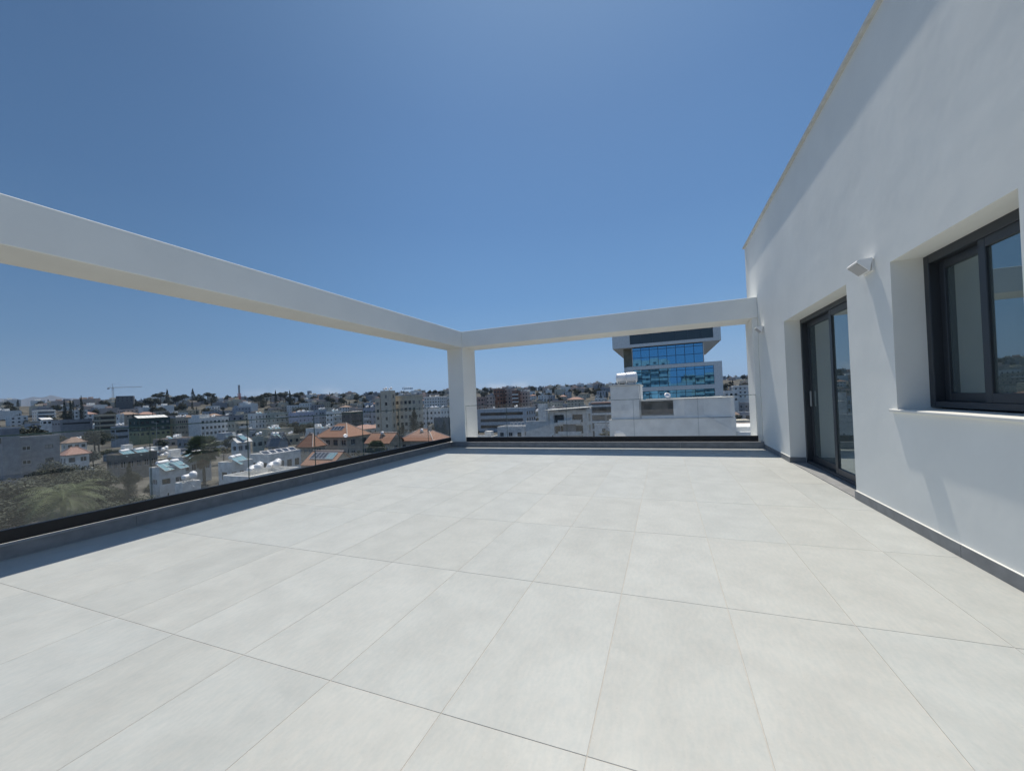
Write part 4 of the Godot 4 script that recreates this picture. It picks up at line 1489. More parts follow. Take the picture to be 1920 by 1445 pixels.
# ------------------------------------------------------------------ plants
func leaf_cloud(key: String, clumps: Array, count: int, size: float, seed_: int) -> ArrayMesh:
	# leaf-sized faces spread through the volume of the clumps [centre, radii]
	if shapes.has(key):
		return shapes[key]
	var r := RandomNumberGenerator.new()
	r.seed = seed_
	var v := PackedVector3Array()
	var n := PackedVector3Array()
	var c := PackedColorArray()
	for i in count:
		var k: Array = clumps[r.randi() % clumps.size()]
		var d := Vector3(r.randfn(), r.randfn(), r.randfn()).normalized()
		var p: Vector3 = k[0] + d * k[1] * pow(r.randf(), 0.4)
		var up := (d + Vector3(r.randfn(), r.randfn(), r.randfn()) * 0.6).normalized()
		var a := up.cross(Vector3(r.randfn(), r.randfn(), r.randfn())).normalized() * size * r.randf_range(0.6, 1.3)
		var b := up.cross(a).normalized() * size * r.randf_range(0.35, 0.8)
		var col: Color = Color.WHITE * (k[2] * r.randf_range(0.75, 1.25))
		for q in [p - a, p + b, p + a, p - a, p + a, p - b]:
			v.append(q)
			n.append(up)
			c.append(col)
	var arr := []
	arr.resize(Mesh.ARRAY_MAX)
	arr[Mesh.ARRAY_VERTEX] = v
	arr[Mesh.ARRAY_NORMAL] = n
	arr[Mesh.ARRAY_COLOR] = c
	var m := ArrayMesh.new()
	m.add_surface_from_arrays(Mesh.PRIMITIVE_TRIANGLES, arr)
	shapes[key] = m
	return m


func crown(kind: String, variant: int, fine: bool) -> ArrayMesh:
	# unit crowns: radius about 1, height about 2, centred
	var r := RandomNumberGenerator.new()
	r.seed = variant * 97 + kind.length() * 13
	var cl := []
	if kind == "cypress":
		for i in 12:
			var f := (i + 0.5) / 12.0
			var wd := 0.95 * pow(sin(PI * pow(f, 0.75)), 0.8) * (1.0 - 0.35 * f)
			cl.append([Vector3(r.randf_range(-0.15, 0.15), -1.0 + 2.0 * f, r.randf_range(-0.15, 0.15)), Vector3(wd, 0.14, wd), r.randf_range(0.8, 1.15)])
	elif kind == "pine":
		for i in 11:
			var a := r.randf() * TAU
			var q := sqrt(r.randf()) * 0.75
			cl.append([Vector3(cos(a) * q, r.randf_range(-0.35, 0.75) * (1.1 - q), sin(a) * q), Vector3(0.36, 0.26, 0.36) * r.randf_range(0.8, 1.2), r.randf_range(0.75, 1.2)])
	else:
		for i in 17:
			var d := Vector3(r.randfn(), r.randfn() * 0.8, r.randfn()).normalized()
			cl.append([d * Vector3(0.66, 0.62, 0.66) * r.randf_range(0.45, 1.0), Vector3.ONE * r.randf_range(0.26, 0.42), r.randf_range(0.75, 1.25)])
	return leaf_cloud("%s%d%s" % [kind, variant, fine], cl, (11000 if fine else 1800), (0.034 if fine else 0.085) * (0.75 if kind == "cypress" else 1.0), variant + 300)


func trunk_mesh(kind: String, variant: int) -> ArrayMesh:
	var key := "trunk%s%d" % [kind, variant]
	if not shapes.has(key):
		var r := RandomNumberGenerator.new()
		r.seed = variant + 70
		var st := new_st()
		var top := Vector3(r.randf_range(-0.05, 0.05), 0.62, r.randf_range(-0.05, 0.05))
		tube(st, Vector3.ZERO, top * 0.55, 0.030, 0.022, 7)
		tube(st, top * 0.55, top, 0.022, 0.012, 7)
		for i in (0 if kind == "cypress" else 4):
			var a := TAU * i / 4.0 + r.randf()
			tube(st, top * r.randf_range(0.5, 0.75), top * 0.9 + Vector3(cos(a) * 0.17, 0.10, sin(a) * 0.17), 0.013, 0.005, 6)
		shapes[key] = done(st)
	return shapes[key]


func tree(called: String, kind: String, x: float, z: float, h: float, r: float, leaf: String, fine := false) -> Node3D:
	var t := Node3D.new()
	t.name = numbered(called, self)
	add_child(t, true)
	t.position = Vector3(x, ground_at(x, z) - 0.2, z)
	var v := rng.randi() % 3
	var tr := put("trunk", trunk_mesh(kind, v), mats["bark"], t)
	tr.scale = Vector3.ONE * h
	var cr := put("crown", crown(kind, v, fine), mats[leaf], t)
	match kind:
		"cypress":
			cr.scale = Vector3(r, h * 0.49, r)
			cr.position.y = h * 0.51
		"pine":
			cr.scale = Vector3(r, h * 0.30, r)
			cr.position.y = h * 0.72
		_:
			cr.scale = Vector3(r, h * 0.42, r)
			cr.position.y = h * 0.60
	cr.rotation.y = rng.randf() * TAU
	return t


func fan_palm(label: String, at: Vector3, h: float, r: float, skirt: bool) -> void:
	var t := thing("fan_palm", label, "palm", at - Vector3(0, 0.1, 0), 0.0)
	var st := new_st()
	tube(st, Vector3.ZERO, Vector3(0, h * 0.5, 0), 0.32, 0.24, 10)
	tube(st, Vector3(0, h * 0.5, 0), Vector3(0, h * 0.8, 0), 0.24, 0.22, 10)
	obj("trunk", st, mats["bark"], t)
	for part in 2:
		if part == 1 and not skirt:
			continue
		var g := new_st()
		for i in (150 if part == 0 else 18):
			var a := rng.randf() * TAU
			var el := asin(rng.randf_range(-0.72, 0.98)) if part == 0 else rng.randf_range(-1.4, -1.0)
			var d := Vector3(cos(a) * cos(el), sin(el), sin(a) * cos(el))
			var base := Vector3(0, h * (0.82 if part == 0 else rng.randf_range(0.62, 0.8)), 0)
			var hub := base + d * r * (rng.randf_range(0.45, 0.62) if part == 0 else 0.3)
			var side := d.cross(Vector3.UP).normalized()
			var nrm := side.cross(d)
			g.set_color(Color.WHITE * rng.randf_range(0.7, 1.25))
			face(g, [base - side * 0.02, base + side * 0.02, hub + side * 0.02, hub - side * 0.02], nrm)
			for b in 11:
				var f := (b - 5) / 5.0 * 1.25
				var bd := d * cos(f) + side * sin(f)
				var tip := hub + bd * r * 0.46 * (1.0 - 0.18 * absf(f)) + Vector3(0, -0.06 * r, 0)
				var sd := bd.cross(nrm).normalized() * r * 0.035
				face(g, [hub, hub + bd * r * 0.22 + sd, tip], nrm)
				face(g, [hub, tip, hub + bd * r * 0.22 - sd], nrm)
		obj("fronds" if part == 0 else "dry_skirt", g, mats["palm_green" if part == 0 else "palm_dry"], t)


func feather_palm(label: String, at: Vector3, h: float, r: float) -> void:
	var t := thing("feather_palm", label, "palm", at - Vector3(0, 0.1, 0), 0.0)
	var st := new_st()
	tube(st, Vector3.ZERO, Vector3(0, h * 0.45, 0), 0.34, 0.27, 10)
	tube(st, Vector3(0, h * 0.45, 0), Vector3(0, h * 0.86, 0), 0.27, 0.30, 10)
	obj("trunk", st, mats["bark"], t)
	var g := new_st()
	for i in 46:
		var a := i * 2.39996 + rng.randf_range(-0.2, 0.2)
		var el := lerpf(1.25, -0.25, i / 45.0)
		var len := r * rng.randf_range(0.85, 1.1)
		var p := Vector3(0, h * 0.86, 0)
		var e := el
		g.set_color(Color.WHITE * rng.randf_range(0.75, 1.3))
		var seg := 13
		for k in seg:
			var d := Vector3(cos(a) * cos(e), sin(e), sin(a) * cos(e))
			var q := p + d * len / seg
			var side := d.cross(Vector3.UP).normalized()
			var nrm := side.cross(d)
			face(g, [p - side * 0.02, p + side * 0.02, q + side * 0.015, q - side * 0.015], nrm)
			var ll := len * 0.26 * sin(PI * clampf((k + 1.2) / (seg + 0.8), 0.0, 1.0))
			for s in [-1.0, 1.0]:
				for j in 2:
					var m := p.lerp(q, 0.25 + 0.5 * j)
					var tip: Vector3 = m + side * s * ll + d * ll * 0.45 - Vector3(0, ll * 0.28, 0)
					face(g, [m - d * 0.035, m + d * 0.035, tip], nrm)
			p = q
			e -= 0.13 + 0.05 * k / seg
	obj("fronds", g, mats["palm_green"], t)


# ------------------------------------------------------------------ details of the town
func sector(p: Vector3) -> String:
	var marks := [[-73.0, "the grey block"], [-70.0, "the poplars"], [-67.0, "the crane"], [-64.6, "the green office"], [-60.0, "the blank wall"],
		[-56.8, "the awnings"], [-53.6, "the red mast"], [-49.5, "the lilac block"], [-45.0, "the orange villa"], [-40.5, "the beige core"],
		[-35.0, "the beige wing"], [-24.0, "the white office"], [-19.5, "the brown towers"], [-13.0, "the balcony house"], [-8.5, "the stairwell"], [6.0, "the glass tower"], [10.0, "the pilaster"]]
	var az := azimuth(p)
	var best: Array = marks[0]
	for m in marks:
		if absf(m[0] - az) < absf(best[0] - az):
			best = m
	return best[1]


func ring(p: Vector3) -> String:
	var r := Vector2(p.x - EYE.x, p.z - EYE.z).length()
	if r < 150.0:
		return "close below"
	if r < 230.0:
		return "before"
	if r < 320.0:
		return "midway by"
	if r < 430.0:
		return "farther by"
	if r < 560.0:
		return "on slope near"
	return "on skyline near"


func lattice(st: SurfaceTool, a: Vector3, b: Vector3, wd: float, n: int, r: float) -> void:
	var d := (b - a).normalized()
	var u := d.cross(Vector3.UP if absf(d.y) < 0.9 else Vector3.RIGHT).normalized() * wd / 2
	var v := d.cross(u.normalized()) * wd / 2
	var cs := [u + v, u - v, -u - v, -u + v]
	for c in cs:
		tube(st, a + c, b + c, r, -1.0, 4)
	for i in n:
		var p := a.lerp(b, i / float(n))
		var q := a.lerp(b, (i + 1) / float(n))
		for k in 4:
			tube(st, p + cs[k], q + cs[(k + 1) % 4], r * 0.6, -1.0, 4)


func polar(az: float, r: float) -> Vector3:
	var a := deg_to_rad(az)
	var x := EYE.x + r * sin(a)
	var z := EYE.z - r * cos(a)
	return Vector3(x, ground_at(x, z), z)


func make_town_details() -> void:
	# tower crane on the left skyline
	var p := polar(-67.2, 740.0)
	var t := thing("tower_crane", "thin tower crane with a long jib on the left skyline", "crane", p, 0.55)
	var st := new_st()
	var top := 40.0 - p.y
	lattice(st, Vector3.ZERO, Vector3(0, top, 0), 1.4, 16, 0.12)
	obj("mast", st, mats["galvanised"], t)
	st = new_st()
	lattice(st, Vector3(-6, top, 0), Vector3(34, top, 0), 0.9, 16, 0.09)
	obj("jib", st, mats["galvanised"], t)
	st = new_st()
	tube(st, Vector3(0, top, 0), Vector3(0, top + 5.5, 0), 0.3, 0.15, 5)
	tube(st, Vector3(0, top + 5.5, 0), Vector3(24, top + 0.6, 0), 0.06, -1.0, 4)
	tube(st, Vector3(0, top + 5.5, 0), Vector3(-5, top + 0.6, 0), 0.06, -1.0, 4)
	obj("apex", st, mats["galvanised"], t)
	st = new_st()
	bevel(st, Vector3(-6, top - 1.8, -0.7), Vector3(-4.2, top - 0.5, 0.7), 0.05)
	obj("counterweight", st, mats["grey"], t)
	# red lattice mast with a dark upper part
	p = polar(-56.5, 680.0)
	t = thing("lattice_mast", "red lattice mast with a dark top on the skyline", "mast", p)
	st = new_st()
	lattice(st, Vector3.ZERO, Vector3(0, 27.0 - p.y, 0), 2.4, 8, 0.35)
	obj("lower_mast", st, mats["rust_red"], t)
	st = new_st()
	lattice(st, Vector3(0, 27.0 - p.y, 0), Vector3(0, 39.0 - p.y, 0), 1.3, 6, 0.4)
	obj("upper_mast", st, mats["bluegrey"], t)
	# slim grey tower far behind the pines
	for q in [[-48.95, 1300.0, 9.0, 34.0, "slim grey tower block far behind the hill pines"], [-45.7, 1500.0, 11.0, 24.0, "flat dark block on the far skyline, left of a grey one"], [-44.8, 1500.0, 9.0, 27.0, "grey block on the far skyline right of the flat dark one"]]:
		p = polar(q[0], q[1])
		block("tower_block", q[4], "building", p.x, p.z, 20.0, q[2], q[2] * 0.9, p.y - 1.0, q[3], "bluegrey", {"r": 6, "b": 3, "merged": 1, "strip": 1}, "")
	# long building with a dark cube on the left skyline, right of the crane
	p = polar(-66.3, 700.0)
	block("skyline_block", "dark stepped block on the skyline right of the tower crane", "building", p.x, p.z, 60.0, 16.0, 12.0, p.y - 1.0, 28.0 - p.y, "darkgrey", {"r": 2, "b": 4, "merged": 1}, "")
	# rooftop sign on the beige stair core's wing
	t = thing("rooftop_sign", "blue rooftop lettering on a frame above the beige building", "sign", Vector3(-103.9, 5.5, -140.6), deg_to_rad(38.0))
	var f := SystemFont.new()
	f.font_names = PackedStringArray(["Droid Sans"])
	f.font_weight = 700
	for k in 2:
		var tm := TextMesh.new()
		tm.text = ["Cosmos", "••••"][k]
		tm.font = f
		tm.font_size = 48
		tm.pixel_size = 0.026 if k == 0 else 0.018
		tm.depth = 0.25
		put("lettering", tm, mats["sign_blue"], t, Vector3(0, 2.6 if k == 0 else 0.9, 0))
	st = new_st()
	for x in [-1.4, 1.4]:
		tube(st, Vector3(x, -1.2, -0.3), Vector3(x, 3.3, -0.3), 0.06, -1.0, 5)
	for y in [0.3, 1.7, 3.2]:
		tube(st, Vector3(-1.6, y, -0.28), Vector3(1.6, y, -0.28), 0.045, -1.0, 5)
	obj("frame", st, mats["galvanised"], t)
	# outside staircase beside the balcony house
	t = thing("outside_staircase", "grey metal outside staircase right of the white balcony house", "staircase", Vector3(-13.6, GROUND, -112.0))
	st = new_st()
	for x in [-1.4, 1.4]:
		for z in [-1.2, 1.2]:
			tube(st, Vector3(x, 0, z), Vector3(x, 10.6, z), 0.09, -1.0, 6)
	obj("frame", st, mats["galvanised"], t)
	for k in 3:
		st = new_st()
		for i in 11:
			var s := 1.0 if k % 2 == 0 else -1.0
			box(st, Vector3(s * (-1.3 + i * 0.24) - 0.13, 0.4 + k * 3.2 + i * 0.29, 0.0), Vector3(s * (-1.3 + i * 0.24) + 0.13, 0.45 + k * 3.2 + i * 0.29, 1.1))
		obj("flight", st, mats["greyroof"], t)
		st = new_st()
		box(st, Vector3(-1.4, 3.45 + k * 3.2, -1.2), Vector3(1.4, 3.55 + k * 3.2, 0.0))
		obj("landing", st, mats["greyroof"], t)
	# car park seen past the end of the neighbouring roof
	var cols := ["white", "greyroof", "bluegrey", "white", "rust_red"]
	for k in 5:
		var cp := Vector3(20.5 + 2.9 * k, GROUND + 0.03, -78.0 - (k % 2) * 6.0)
		car(["white parked car at the left end of the car park", "dark grey parked car beside the white one", "pale blue parked car in the middle of the car park", "white parked car right of the pale blue one", "red parked car at the right end of the car park"][k], cp, cols[k])
	dish("small white satellite dish on the roof edge below the beige building", Vector3(-76.5, -6.9, -76.5), 0.55, 60.0)
	# aerial on the far block
	for q in [[-64.0, 120.0, "thin aerial on the roof of the grey building"], [-33.2, 300.0, "thin aerial on a far white roof"]]:
		p = polar(q[0], q[1])
		t = thing("aerial", q[2], "aerial", Vector3(p.x, GROUND, p.z))
		st = new_st()
		tube(st, Vector3.ZERO, Vector3(0, 14.0, 0), 0.06, 0.03, 5)
		obj("pole", st, mats["galvanised"], t)
		st = new_st()
		for y in [12.2, 13.0, 13.6]:
			tube(st, Vector3(-0.8, y, 0), Vector3(0.8, y, 0), 0.025, -1.0, 4)
		obj("rods", st, mats["galvanised"], t)


func car(label: String, at: Vector3, col: String) -> void:
	var t := thing("parked_car", label, "car", at, 0.2, "cars in the car park")
	var st := new_st()
	var prof := [Vector2(-2.1, 0.35), Vector2(-2.15, 0.75), Vector2(-1.2, 0.92), Vector2(1.7, 0.95), Vector2(2.1, 0.85), Vector2(2.1, 0.35)]
	extrude(st, prof, 0.85)
	obj("body", st, mats[col], t)
	st = new_st()
	extrude(st, [Vector2(-1.15, 0.90), Vector2(-0.55, 1.38), Vector2(0.95, 1.40), Vector2(1.6, 0.92)], 0.74)
	obj("cabin", st, mats["pane_dark"], t)
	st = new_st()
	extrude(st, [Vector2(-0.55, 1.38), Vector2(-0.5, 1.43), Vector2(0.9, 1.45), Vector2(0.95, 1.40)], 0.70)
	obj("roof", st, mats[col], t)
	for x in [-1.3, 1.3]:
		for z in [-0.76, 0.76]:
			st = new_st()
			lathe(st, Vector3(x, 0.32, z - 0.1), Vector3(0, 0, 1), [[0.0, 0.0], [0.0, 0.30], [0.2, 0.30], [0.2, 0.0]], 12)
			obj("wheel", st, mats["black_rubber"], t)


func extrude(st: SurfaceTool, prof: Array, half: float) -> void:
	var mid := Vector2.ZERO
	for p in prof:
		mid += p / prof.size()
	for s in [-1.0, 1.0]:
		var pts := []
		for p in prof:
			pts.append(Vector3(p.x, p.y, half * s))
		face(st, pts, Vector3(0, 0, s))
	for k in prof.size():
		var a: Vector2 = prof[k]
		var b: Vector2 = prof[(k + 1) % prof.size()]
		var m := (a + b) * 0.5 - mid
		face(st, [Vector3(a.x, a.y, -half), Vector3(a.x, a.y, half), Vector3(b.x, b.y, half), Vector3(b.x, b.y, -half)], Vector3(m.x, m.y, 0))


func named_tree(called: String, kind: String, label: String, category: String, az: float, r: float, h: float, rad: float, leaf: String, fine := false) -> void:
	var p := polar(az, r)
	var t := tree(called, kind, p.x, p.z, h, rad, leaf, fine)
	tag(t, label, category)
	footprints.append([p.x, p.z, rad * 0.8])


func make_trees() -> void:
	# the dark garden below the left glass
	named_tree("broad_tree", "round", "large dark green tree at the lower left corner behind the glass", "tree", -73.4, 86, 9.0, 7.5, "leaf_dark", true)
	named_tree("broad_tree", "round", "dark green tree in front of the grey block's wall", "tree", -71.3, 112, 8.8, 5.0, "leaf_dark", true)
	named_tree("broad_tree", "round", "dense green tree right of the large corner tree, above the feather palm", "tree", -69.7, 98, 8.4, 5.4, "leaf_mid", true)
	named_tree("broad_tree", "round", "low dark tree left of the slim cypress, beside the grass plot", "tree", -67.4, 92, 4.8, 2.6, "leaf_dark", true)
	named_tree("broad_tree", "round", "dark green tree filling the garden under the feather palm", "tree", -74.6, 64, 4.6, 5.0, "leaf_dark", true)
	named_tree("broad_tree", "round", "leafy green tree behind the feather palm, nearer the middle", "tree", -68.6, 90, 5.2, 3.8, "leaf_mid", true)
	named_tree("cypress", "cypress", "slim dark cypress in front of the white cube house", "tree", -66.2, 85, 8.4, 1.3, "leaf_dark", true)
	named_tree("cypress", "cypress", "small young cypress just above the black base channel", "tree", -63.3, 78, 3.9, 0.8, "leaf_pine", true)
	named_tree("round_bush", "round", "dark round bush left of the white gabled house", "bush", -57.4, 185, 7.0, 5.0, "leaf_dark", true)
	named_tree("dense_tree", "round", "dark dense tree behind the brown roofed house", "tree", -68.3, 246, 12.0, 6.5, "leaf_dark", true)
	named_tree("dense_tree", "round", "dark tree left of the long low grey building", "tree", -72.2, 236, 11.5, 6.5, "leaf_pine", true)
	named_tree("dense_tree", "round", "tall dark tree over the houses at the far left", "tree", -72.6, 305, 14.5, 9.0, "leaf_dark")
	named_tree("dense_tree", "round", "green tree in front of the olive brown office block", "tree", -68.6, 262, 11.0, 5.0, "leaf_dark", true)
	for k in 3:
		named_tree("poplar", "cypress", ["leftmost dark poplar against the mountains", "middle dark poplar against the mountains", "rightmost and tallest dark poplar against the mountains"][k], "tree", [-70.5, -70.1, -69.4][k], 498.0, [26.0, 26.5, 29.0][k], 2.4, "leaf_pine")
	# in front of the apartment rows
	named_tree("dense_tree", "round", "bare brownish tree in front of the pale green balconies", "tree", -52.0, 248, 10.0, 4.5, "leaf_olive", true)
	named_tree("dense_tree", "round", "wide dark tree below the lilac and aqua block, left half", "tree", -50.5, 228, 10.0, 6.5, "leaf_dark", true)
	named_tree("dense_tree", "round", "wide dark tree below the lilac and aqua block, right half", "tree", -49.0, 220, 9.5, 6.0, "leaf_dark", true)
	named_tree("dense_tree", "round", "dark tree right behind the orange villa ridge", "tree", -44.2, 163, 9.0, 5.5, "leaf_dark", true)
	named_tree("dense_tree", "round", "dark tree between the orange villa and the beige building", "tree", -42.4, 155, 8.0, 4.8, "leaf_dark", true)
	named_tree("dense_tree", "round", "low dark tree left of the beige stair core", "tree", -41.3, 150, 7.0, 3.8, "leaf_pine", true)
	named_tree("cypress", "cypress", "tall dark conifer in front of the beige right wing", "tree", -35.7, 144, 14.0, 3.0, "leaf_pine", true)
	named_tree("cypress", "cypress", "shorter dark conifer left of the tall one before the beige wing", "tree", -37.4, 143, 9.0, 2.4, "leaf_pine", true)
	for k in 4:
		named_tree("conifer", "cypress", ["first dark conifer before the grey wall left of the column", "second dark conifer before the grey wall left of the column", "third dark conifer before the grey wall left of the column", "last dark conifer before the grey wall, touching the column"][k], "tree", -34.7 + 1.05 * k, 152.0 + 4 * (k % 2), 8.6 - 0.5 * (k % 3), 2.4, "leaf_pine", true)
	named_tree("broad_tree", "round", "dark tree at the frame edge left of the feather palm", "tree", -74.9, 78.0, 7.2, 6.0, "leaf_dark", true)
	named_tree("broad_tree", "round", "dark green tree just right of the feather palm, beside the slim cypress", "tree", -67.9, 78.0, 4.6, 4.2, "leaf_mid", true)
	named_tree("low_hedge", "round", "low green shrubs under the feather palm", "shrub", -71.2, 66.0, 2.6, 4.6, "leaf_dark", true)
	named_tree("low_hedge", "round", "low green shrubs at the lower left corner of the glass", "shrub", -73.6, 58.0, 2.4, 4.6, "leaf_mid", true)
	named_tree("low_hedge", "round", "low shrubs along the foot of the white cube house", "shrub", -64.4, 76.0, 2.2, 3.4, "leaf_mid", true)
	named_tree("low_hedge", "round", "green shrubs between the fan palm and the pale house", "shrub", -57.6, 92.0, 3.2, 3.0, "leaf_mid", true)
	# hill pines
	for k in 9:
		named_tree("pine", "pine" if k % 3 else "cypress", "", "tree", -54.3 + k * 0.52, 640.0 + 18 * (k % 3), [17.0, 19.0, 18.5, 23.0, 20.0, 19.0, 22.5, 18.0, 19.5][k], [9.0, 8.5, 9.5, 3.4, 9.0, 8.0, 3.4, 10.0, 9.0][k], "leaf_pine")
		var o: Node3D = get_child(get_child_count() - 1)
		told_apart(o, "dark pine of the hilltop grove left of the slim grey tower")
		o.set_meta("group", "hilltop pines")
	for k in 9:
		named_tree("pine", ["round", "pine", "cypress"][k % 3], "", "tree", -64.4 + k * 0.68 + 0.15 * (k % 2), 690.0 + 14 * (k % 4), [16.0, 20.0, 23.0, 15.0, 19.0, 24.0, 17.0, 18.0, 16.0][k], [9.0, 9.5, 3.8, 9.0, 8.0, 4.4, 8.5, 9.5, 8.0][k], "leaf_pine")
		var o: Node3D = get_child(get_child_count() - 1)
		told_apart(o, "dark tree on the ridge between the crane and the red mast")
		o.set_meta("group", "ridge trees")
	for k in 7:
		named_tree("pine", ["round", "pine", "cypress"][k % 3], "", "tree", 7.0 + k * 0.6, 510.0 + 14 * (k % 3), 15.0 + 2.0 * (k % 3), 6.0 if k % 3 != 2 else 3.0, "leaf_pine")
		var o: Node3D = get_child(get_child_count() - 1)
		told_apart(o, "dark tree on the hill right of the blue glass tower")
		o.set_meta("group", "hill trees right of the tower")
	fan_palm("shaggy fan palm with a brown skirt of dead fronds", polar(-60.1, 107.0), 9.4, 3.7, true)
	fan_palm("small fan palm in front of the beige villa wall", polar(-41.0, 93.0), 7.0, 2.4, false)
	feather_palm("arching feather palm just above the base channel at the left", polar(-70.8, 76.0), 6.2, 5.0)
	# wooded ridges that read as one mass
	var spec := [["round", "leaf_dark", 520], ["cypress", "leaf_pine", 240]]
	for s in spec:
		var mm := MultiMesh.new()
		mm.transform_format = MultiMesh.TRANSFORM_3D
		mm.mesh = crown(s[0], 1, false)
		mm.instance_count = s[2]
		for i in s[2]:
			var az := rng.randf_range(-82.0, 20.0)
			var r := rng.randf_range(500.0, 900.0)
			var p := polar(az, r)
			var h := rng.randf_range(6.0, 12.0)
			var w := h * (0.55 if s[0] == "round" else 0.17)
			mm.set_instance_transform(i, Transform3D(Basis(Vector3.UP, rng.randf() * TAU).scaled_local(Vector3(w, h * 0.5, w)), p + Vector3(0, h * 0.5, 0)))
		var o := MultiMeshInstance3D.new()
		o.name = numbered("hillside_woodland", self)
		o.multimesh = mm
		o.material_override = mats[s[1]]
		add_child(o, true)
		tag(o, ["dark rounded woodland scattered over the distant slopes", "slim dark cypresses scattered over the distant slopes"][spec.find(s)], "woodland")
		stuff(o)
	# garden trees between the houses
	var tries := 0
	var made := 0
	while made < 215 and tries < 6000:
		tries += 1
		var az := rng.randf_range(-76.0, 12.0)
		var r := 58.0 + 60.0 * rng.randf() if made < 60 else 100.0 + 320.0 * pow(rng.randf(), 0.8)
		var p := polar(az, r)
		if not free_spot(p.x, p.z, 3.4) or (az > -62.0 and az < -58.4 and r < 215.0):
			continue
		var kind: String = ["round", "round", "round", "cypress", "pine"][rng.randi() % 5]
		var h := rng.randf_range(3.5, 7.5) if kind != "cypress" else rng.randf_range(5.0, 9.0)
		if in_sight(az, r, 2.5, p.y + h * 0.9):
			continue
		var rad := h * rng.randf_range(0.42, 0.6) if kind != "cypress" else h * 0.16
		var leaf: String = ["leaf_dark", "leaf_mid", "leaf_olive", "leaf_pine"][rng.randi() % 4]
		var o := tree({"round": "garden_tree", "cypress": "cypress", "pine": "pine"}[kind], kind, p.x, p.z, h, rad, leaf, r < 130.0)
		var stem := "%s %s %s %s" % [{"leaf_dark": "dark green", "leaf_mid": "mid green", "leaf_olive": "dusty olive", "leaf_pine": "blackish green"}[leaf], {"round": "round garden tree", "cypress": "slim cypress", "pine": "spreading pine"}[kind], ring(p), sector(p)]
		tag(o, stem, "tree", "trees among the houses")
		told_apart(o, stem)
		footprints.append([p.x, p.z, rad * 0.7])
		made += 1
	# dry grass on the open plot at the left
	var mm2 := MultiMesh.new()
	mm2.transform_format = MultiMesh.TRANSFORM_3D
	var gs := new_st()
	for i in 5:
		var a := i * 1.3
		face(gs, [Vector3(cos(a) * 0.1, 0, sin(a) * 0.1), Vector3(cos(a) * 0.1 + 0.05, 0, sin(a) * 0.1), Vector3(cos(a) * 0.22, 0.35, sin(a) * 0.22)], Vector3(0, 0.4, 1))
	mm2.mesh = done(gs)
	mm2.instance_count = 5000
	for i in 5000:
		var p := polar(rng.randf_range(-68.4, -65.6), rng.randf_range(76.0, 100.0))
		mm2.set_instance_transform(i, Transform3D(Basis(Vector3.UP, rng.randf() * TAU).scaled(Vector3.ONE * rng.randf_range(0.8, 1.8)), p))
	var go := MultiMeshInstance3D.new()
	go.name = "dry_grass"
	go.multimesh = mm2
	go.material_override = mat("dry_grass", lin(0.19, 0.18, 0.09), 0.9)
	add_child(go, true)
	tag(go, "yellowish dry grass on the open plot beside the slim cypress", "grass")
	stuff(go)


func in_sight(az: float, r: float, half: float, top: float) -> bool:
	# true if something here would hide what stands behind it
	for v in views:
		if r < v[2] - 4.0 and absf(az - v[0]) < v[1] + rad_to_deg(half / r) and (top - EYE.y) / r > v[3]:
			return true
	return false


func free_spot(x: float, z: float, r: float) -> bool:
	for f in footprints:
		var dx: float = f[0] - x
		var dz: float = f[1] - z
		if dx * dx + dz * dz < (f[2] + r) * (f[2] + r):
			return false
	return absf(x + 34.0) > 3.5 + r or z < -190.0


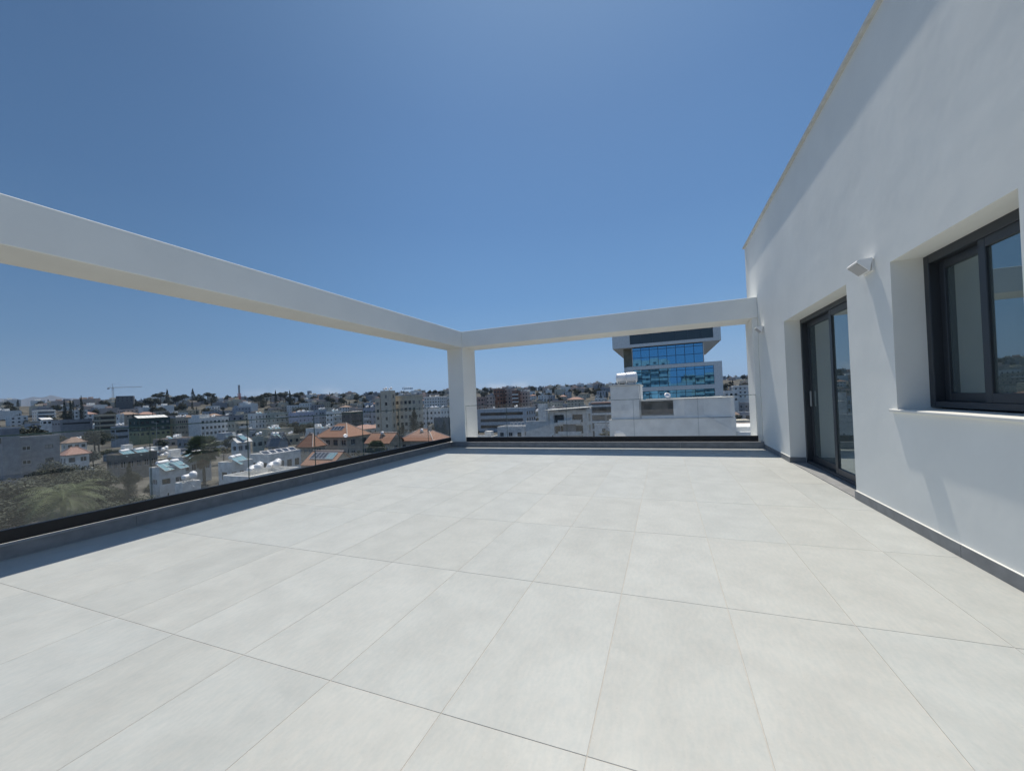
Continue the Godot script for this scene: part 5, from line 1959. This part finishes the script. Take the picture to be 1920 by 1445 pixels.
func make_town() -> void:
	# the many plain houses between the ones picked out above
	var cols := ["white", "white", "white", "cream", "grey", "bluegrey", "tan", "pinkcream", "beige"]
	var words := {"white": "white", "cream": "cream", "grey": "grey", "bluegrey": "blue grey", "tan": "tan", "pinkcream": "pale pink", "beige": "beige"}
	var r := 112.0
	var count := 0
	while r < 600.0:
		var step := 19.0 if r < 260.0 else 25.0
		var az := -78.0 + rng.randf() * 3.0
		while az < 15.0:
			az += rad_to_deg(step / r) * rng.randf_range(0.85, 1.2)
			var rr := r + rng.randf_range(-5.0, 5.0)
			var p := polar(az, rr)
			var w := rng.randf_range(9.0, 15.0)
			var d := rng.randf_range(8.0, 12.0)
			if rng.randf() < 0.12 or not free_spot(p.x, p.z, maxf(w, d) * 0.52):
				continue
			var st := 1 if r < 190.0 and rng.randf() < 0.7 else (2 if r < 300.0 or rng.randf() < 0.35 else (3 if rng.randf() < 0.7 else 4))
			if r > 430.0:
				st = 2 if rng.randf() < 0.6 else 3
			var hip := rng.randf() < 0.11
			var col: String = cols[rng.randi() % cols.size()]
			var opt := {"r": st, "b": clampi(roundi(w / 3.6), 2, 5), "bs": 2, "ww": rng.randf_range(1.0, 1.8), "wh": rng.randf_range(1.0, 1.5)}
			if hip:
				opt["roof"] = "hip"
				opt["rc"] = ["orange", "brown", "brown", "pink"][rng.randi() % 4]
				opt["rh"] = rng.randf_range(1.6, 2.4)
			elif st > 1 and rng.randf() < 0.35:
				opt["bal"] = 1
				if rng.randf() < 0.5:
					opt["balall"] = 1
			elif rng.randf() < 0.25:
				opt["headhouse"] = 1
			if not hip and r < 420.0 and rng.randf() < 0.85:
				opt["tanks"] = 1 + rng.randi() % (4 if r < 260.0 else 3)
			if r > 215.0:
				opt["merged"] = 1
			if r < 262.0:
				opt["clutter"] = 1
			var h := 3.1 * st + 0.9
			while st > 1 and in_sight(az, rr, w * 0.6, p.y + h + (2.2 if hip else 1.5)):
				st -= 1
				h = 3.1 * st + 0.9
				opt["r"] = st
			if in_sight(az, rr, w * 0.6, p.y + h + 0.5):
				continue
			var p2 := p
			var storey: String = ["", "single-storey", "two-storey", "three-storey", "four-storey"][st]
			var kindw: String = ("%s house with %s roof" % [storey, {"orange": "orange tiled", "brown": "brown tiled", "pink": "pinkish tiled"}[opt.get("rc", "orange")]]) if hip else "%s flat-roofed block" % storey
			var stem := "%s %s %s %s" % [words[col], kindw, ring(p2), sector(p2)]
			var turn := (90.0 if az < -38.0 else 0.0) + rng.randf_range(-7.0, 7.0)
			var tanks: int = opt.get("tanks", 0)
			opt.erase("tanks")
			var o := block("town_house" if hip else "town_block", stem, "house" if hip or st < 3 else "building", p.x, p.z, turn, w, d, p.y - 0.4, h, col, opt, "plain houses of the town")
			told_apart(o, stem)
			count += 1
			for k in tanks:
				heater(o.transform * Vector3(-w * 0.3 + w * 0.5 * k / maxf(tanks, 1), h - 0.75, d * (0.25 - 0.35 * (k % 2))), rng.randi() % 2 == 0, words[col] + " roof " + ring(p2) + " " + sector(p2))
		r += 21.0 if r < 260.0 else 27.0
	# behind the photographer, mirrored in the glass tower
	block("mirrored_block", "white balcony block behind the terrace, seen only mirrored in the glass tower", "building", -8.0, 62.0, 180.0, 24.0, 12.0, GROUND, 31.0, "white", {"r": 8, "b": 6, "bal": 1, "balall": 1}, "")
	block("mirrored_block", "lower cream block behind the terrace, seen only mirrored in the glass tower", "building", 20.0, 70.0, 180.0, 20.0, 12.0, GROUND, 24.0, "cream", {"r": 6, "b": 5, "bands": 1}, "")
	# beyond them the town reads as one mass of small pale boxes
	for part in 4:
		var st := new_st()
		for i in 130:
			var p := polar(rng.randf_range(-80.0, 16.0), rng.randf_range(600.0, 1150.0))
			var w := rng.randf_range(9.0, 20.0)
			var d := rng.randf_range(8.0, 14.0)
			var h := rng.randf_range(4.0, 10.0)
			var xf := Transform3D(Basis(Vector3.UP, rng.randf_range(-0.2, 0.2) + (PI / 2 if rng.randf() < 0.5 else 0.0)), p)
			box(st, Vector3(-w / 2, -1, -d / 2), Vector3(w / 2, h, d / 2), xf)
			box(st, Vector3(-w / 4, h, -d / 4), Vector3(0, h + 2.2, d / 5), xf)
			for k in 4:
				var x := -w / 2 + w * (k + 0.5) / 4.0
				for y in [h - 2.4, h - 5.4]:
					if y > 0.6:
						box(st, Vector3(x - 0.7, y, d / 2 - 0.3), Vector3(x + 0.7, y + 1.3, d / 2 + 0.06), xf)
		var o := obj("distant_town", st, mats[["white", "cream", "grey", "pinkcream"][part]])
		tag(o, "%s boxes of the distant town along the skyline" % ["white", "cream", "grey", "pale pink"][part], "distant houses")
		stuff(o)
	for h in heater_kind:
		h.free()
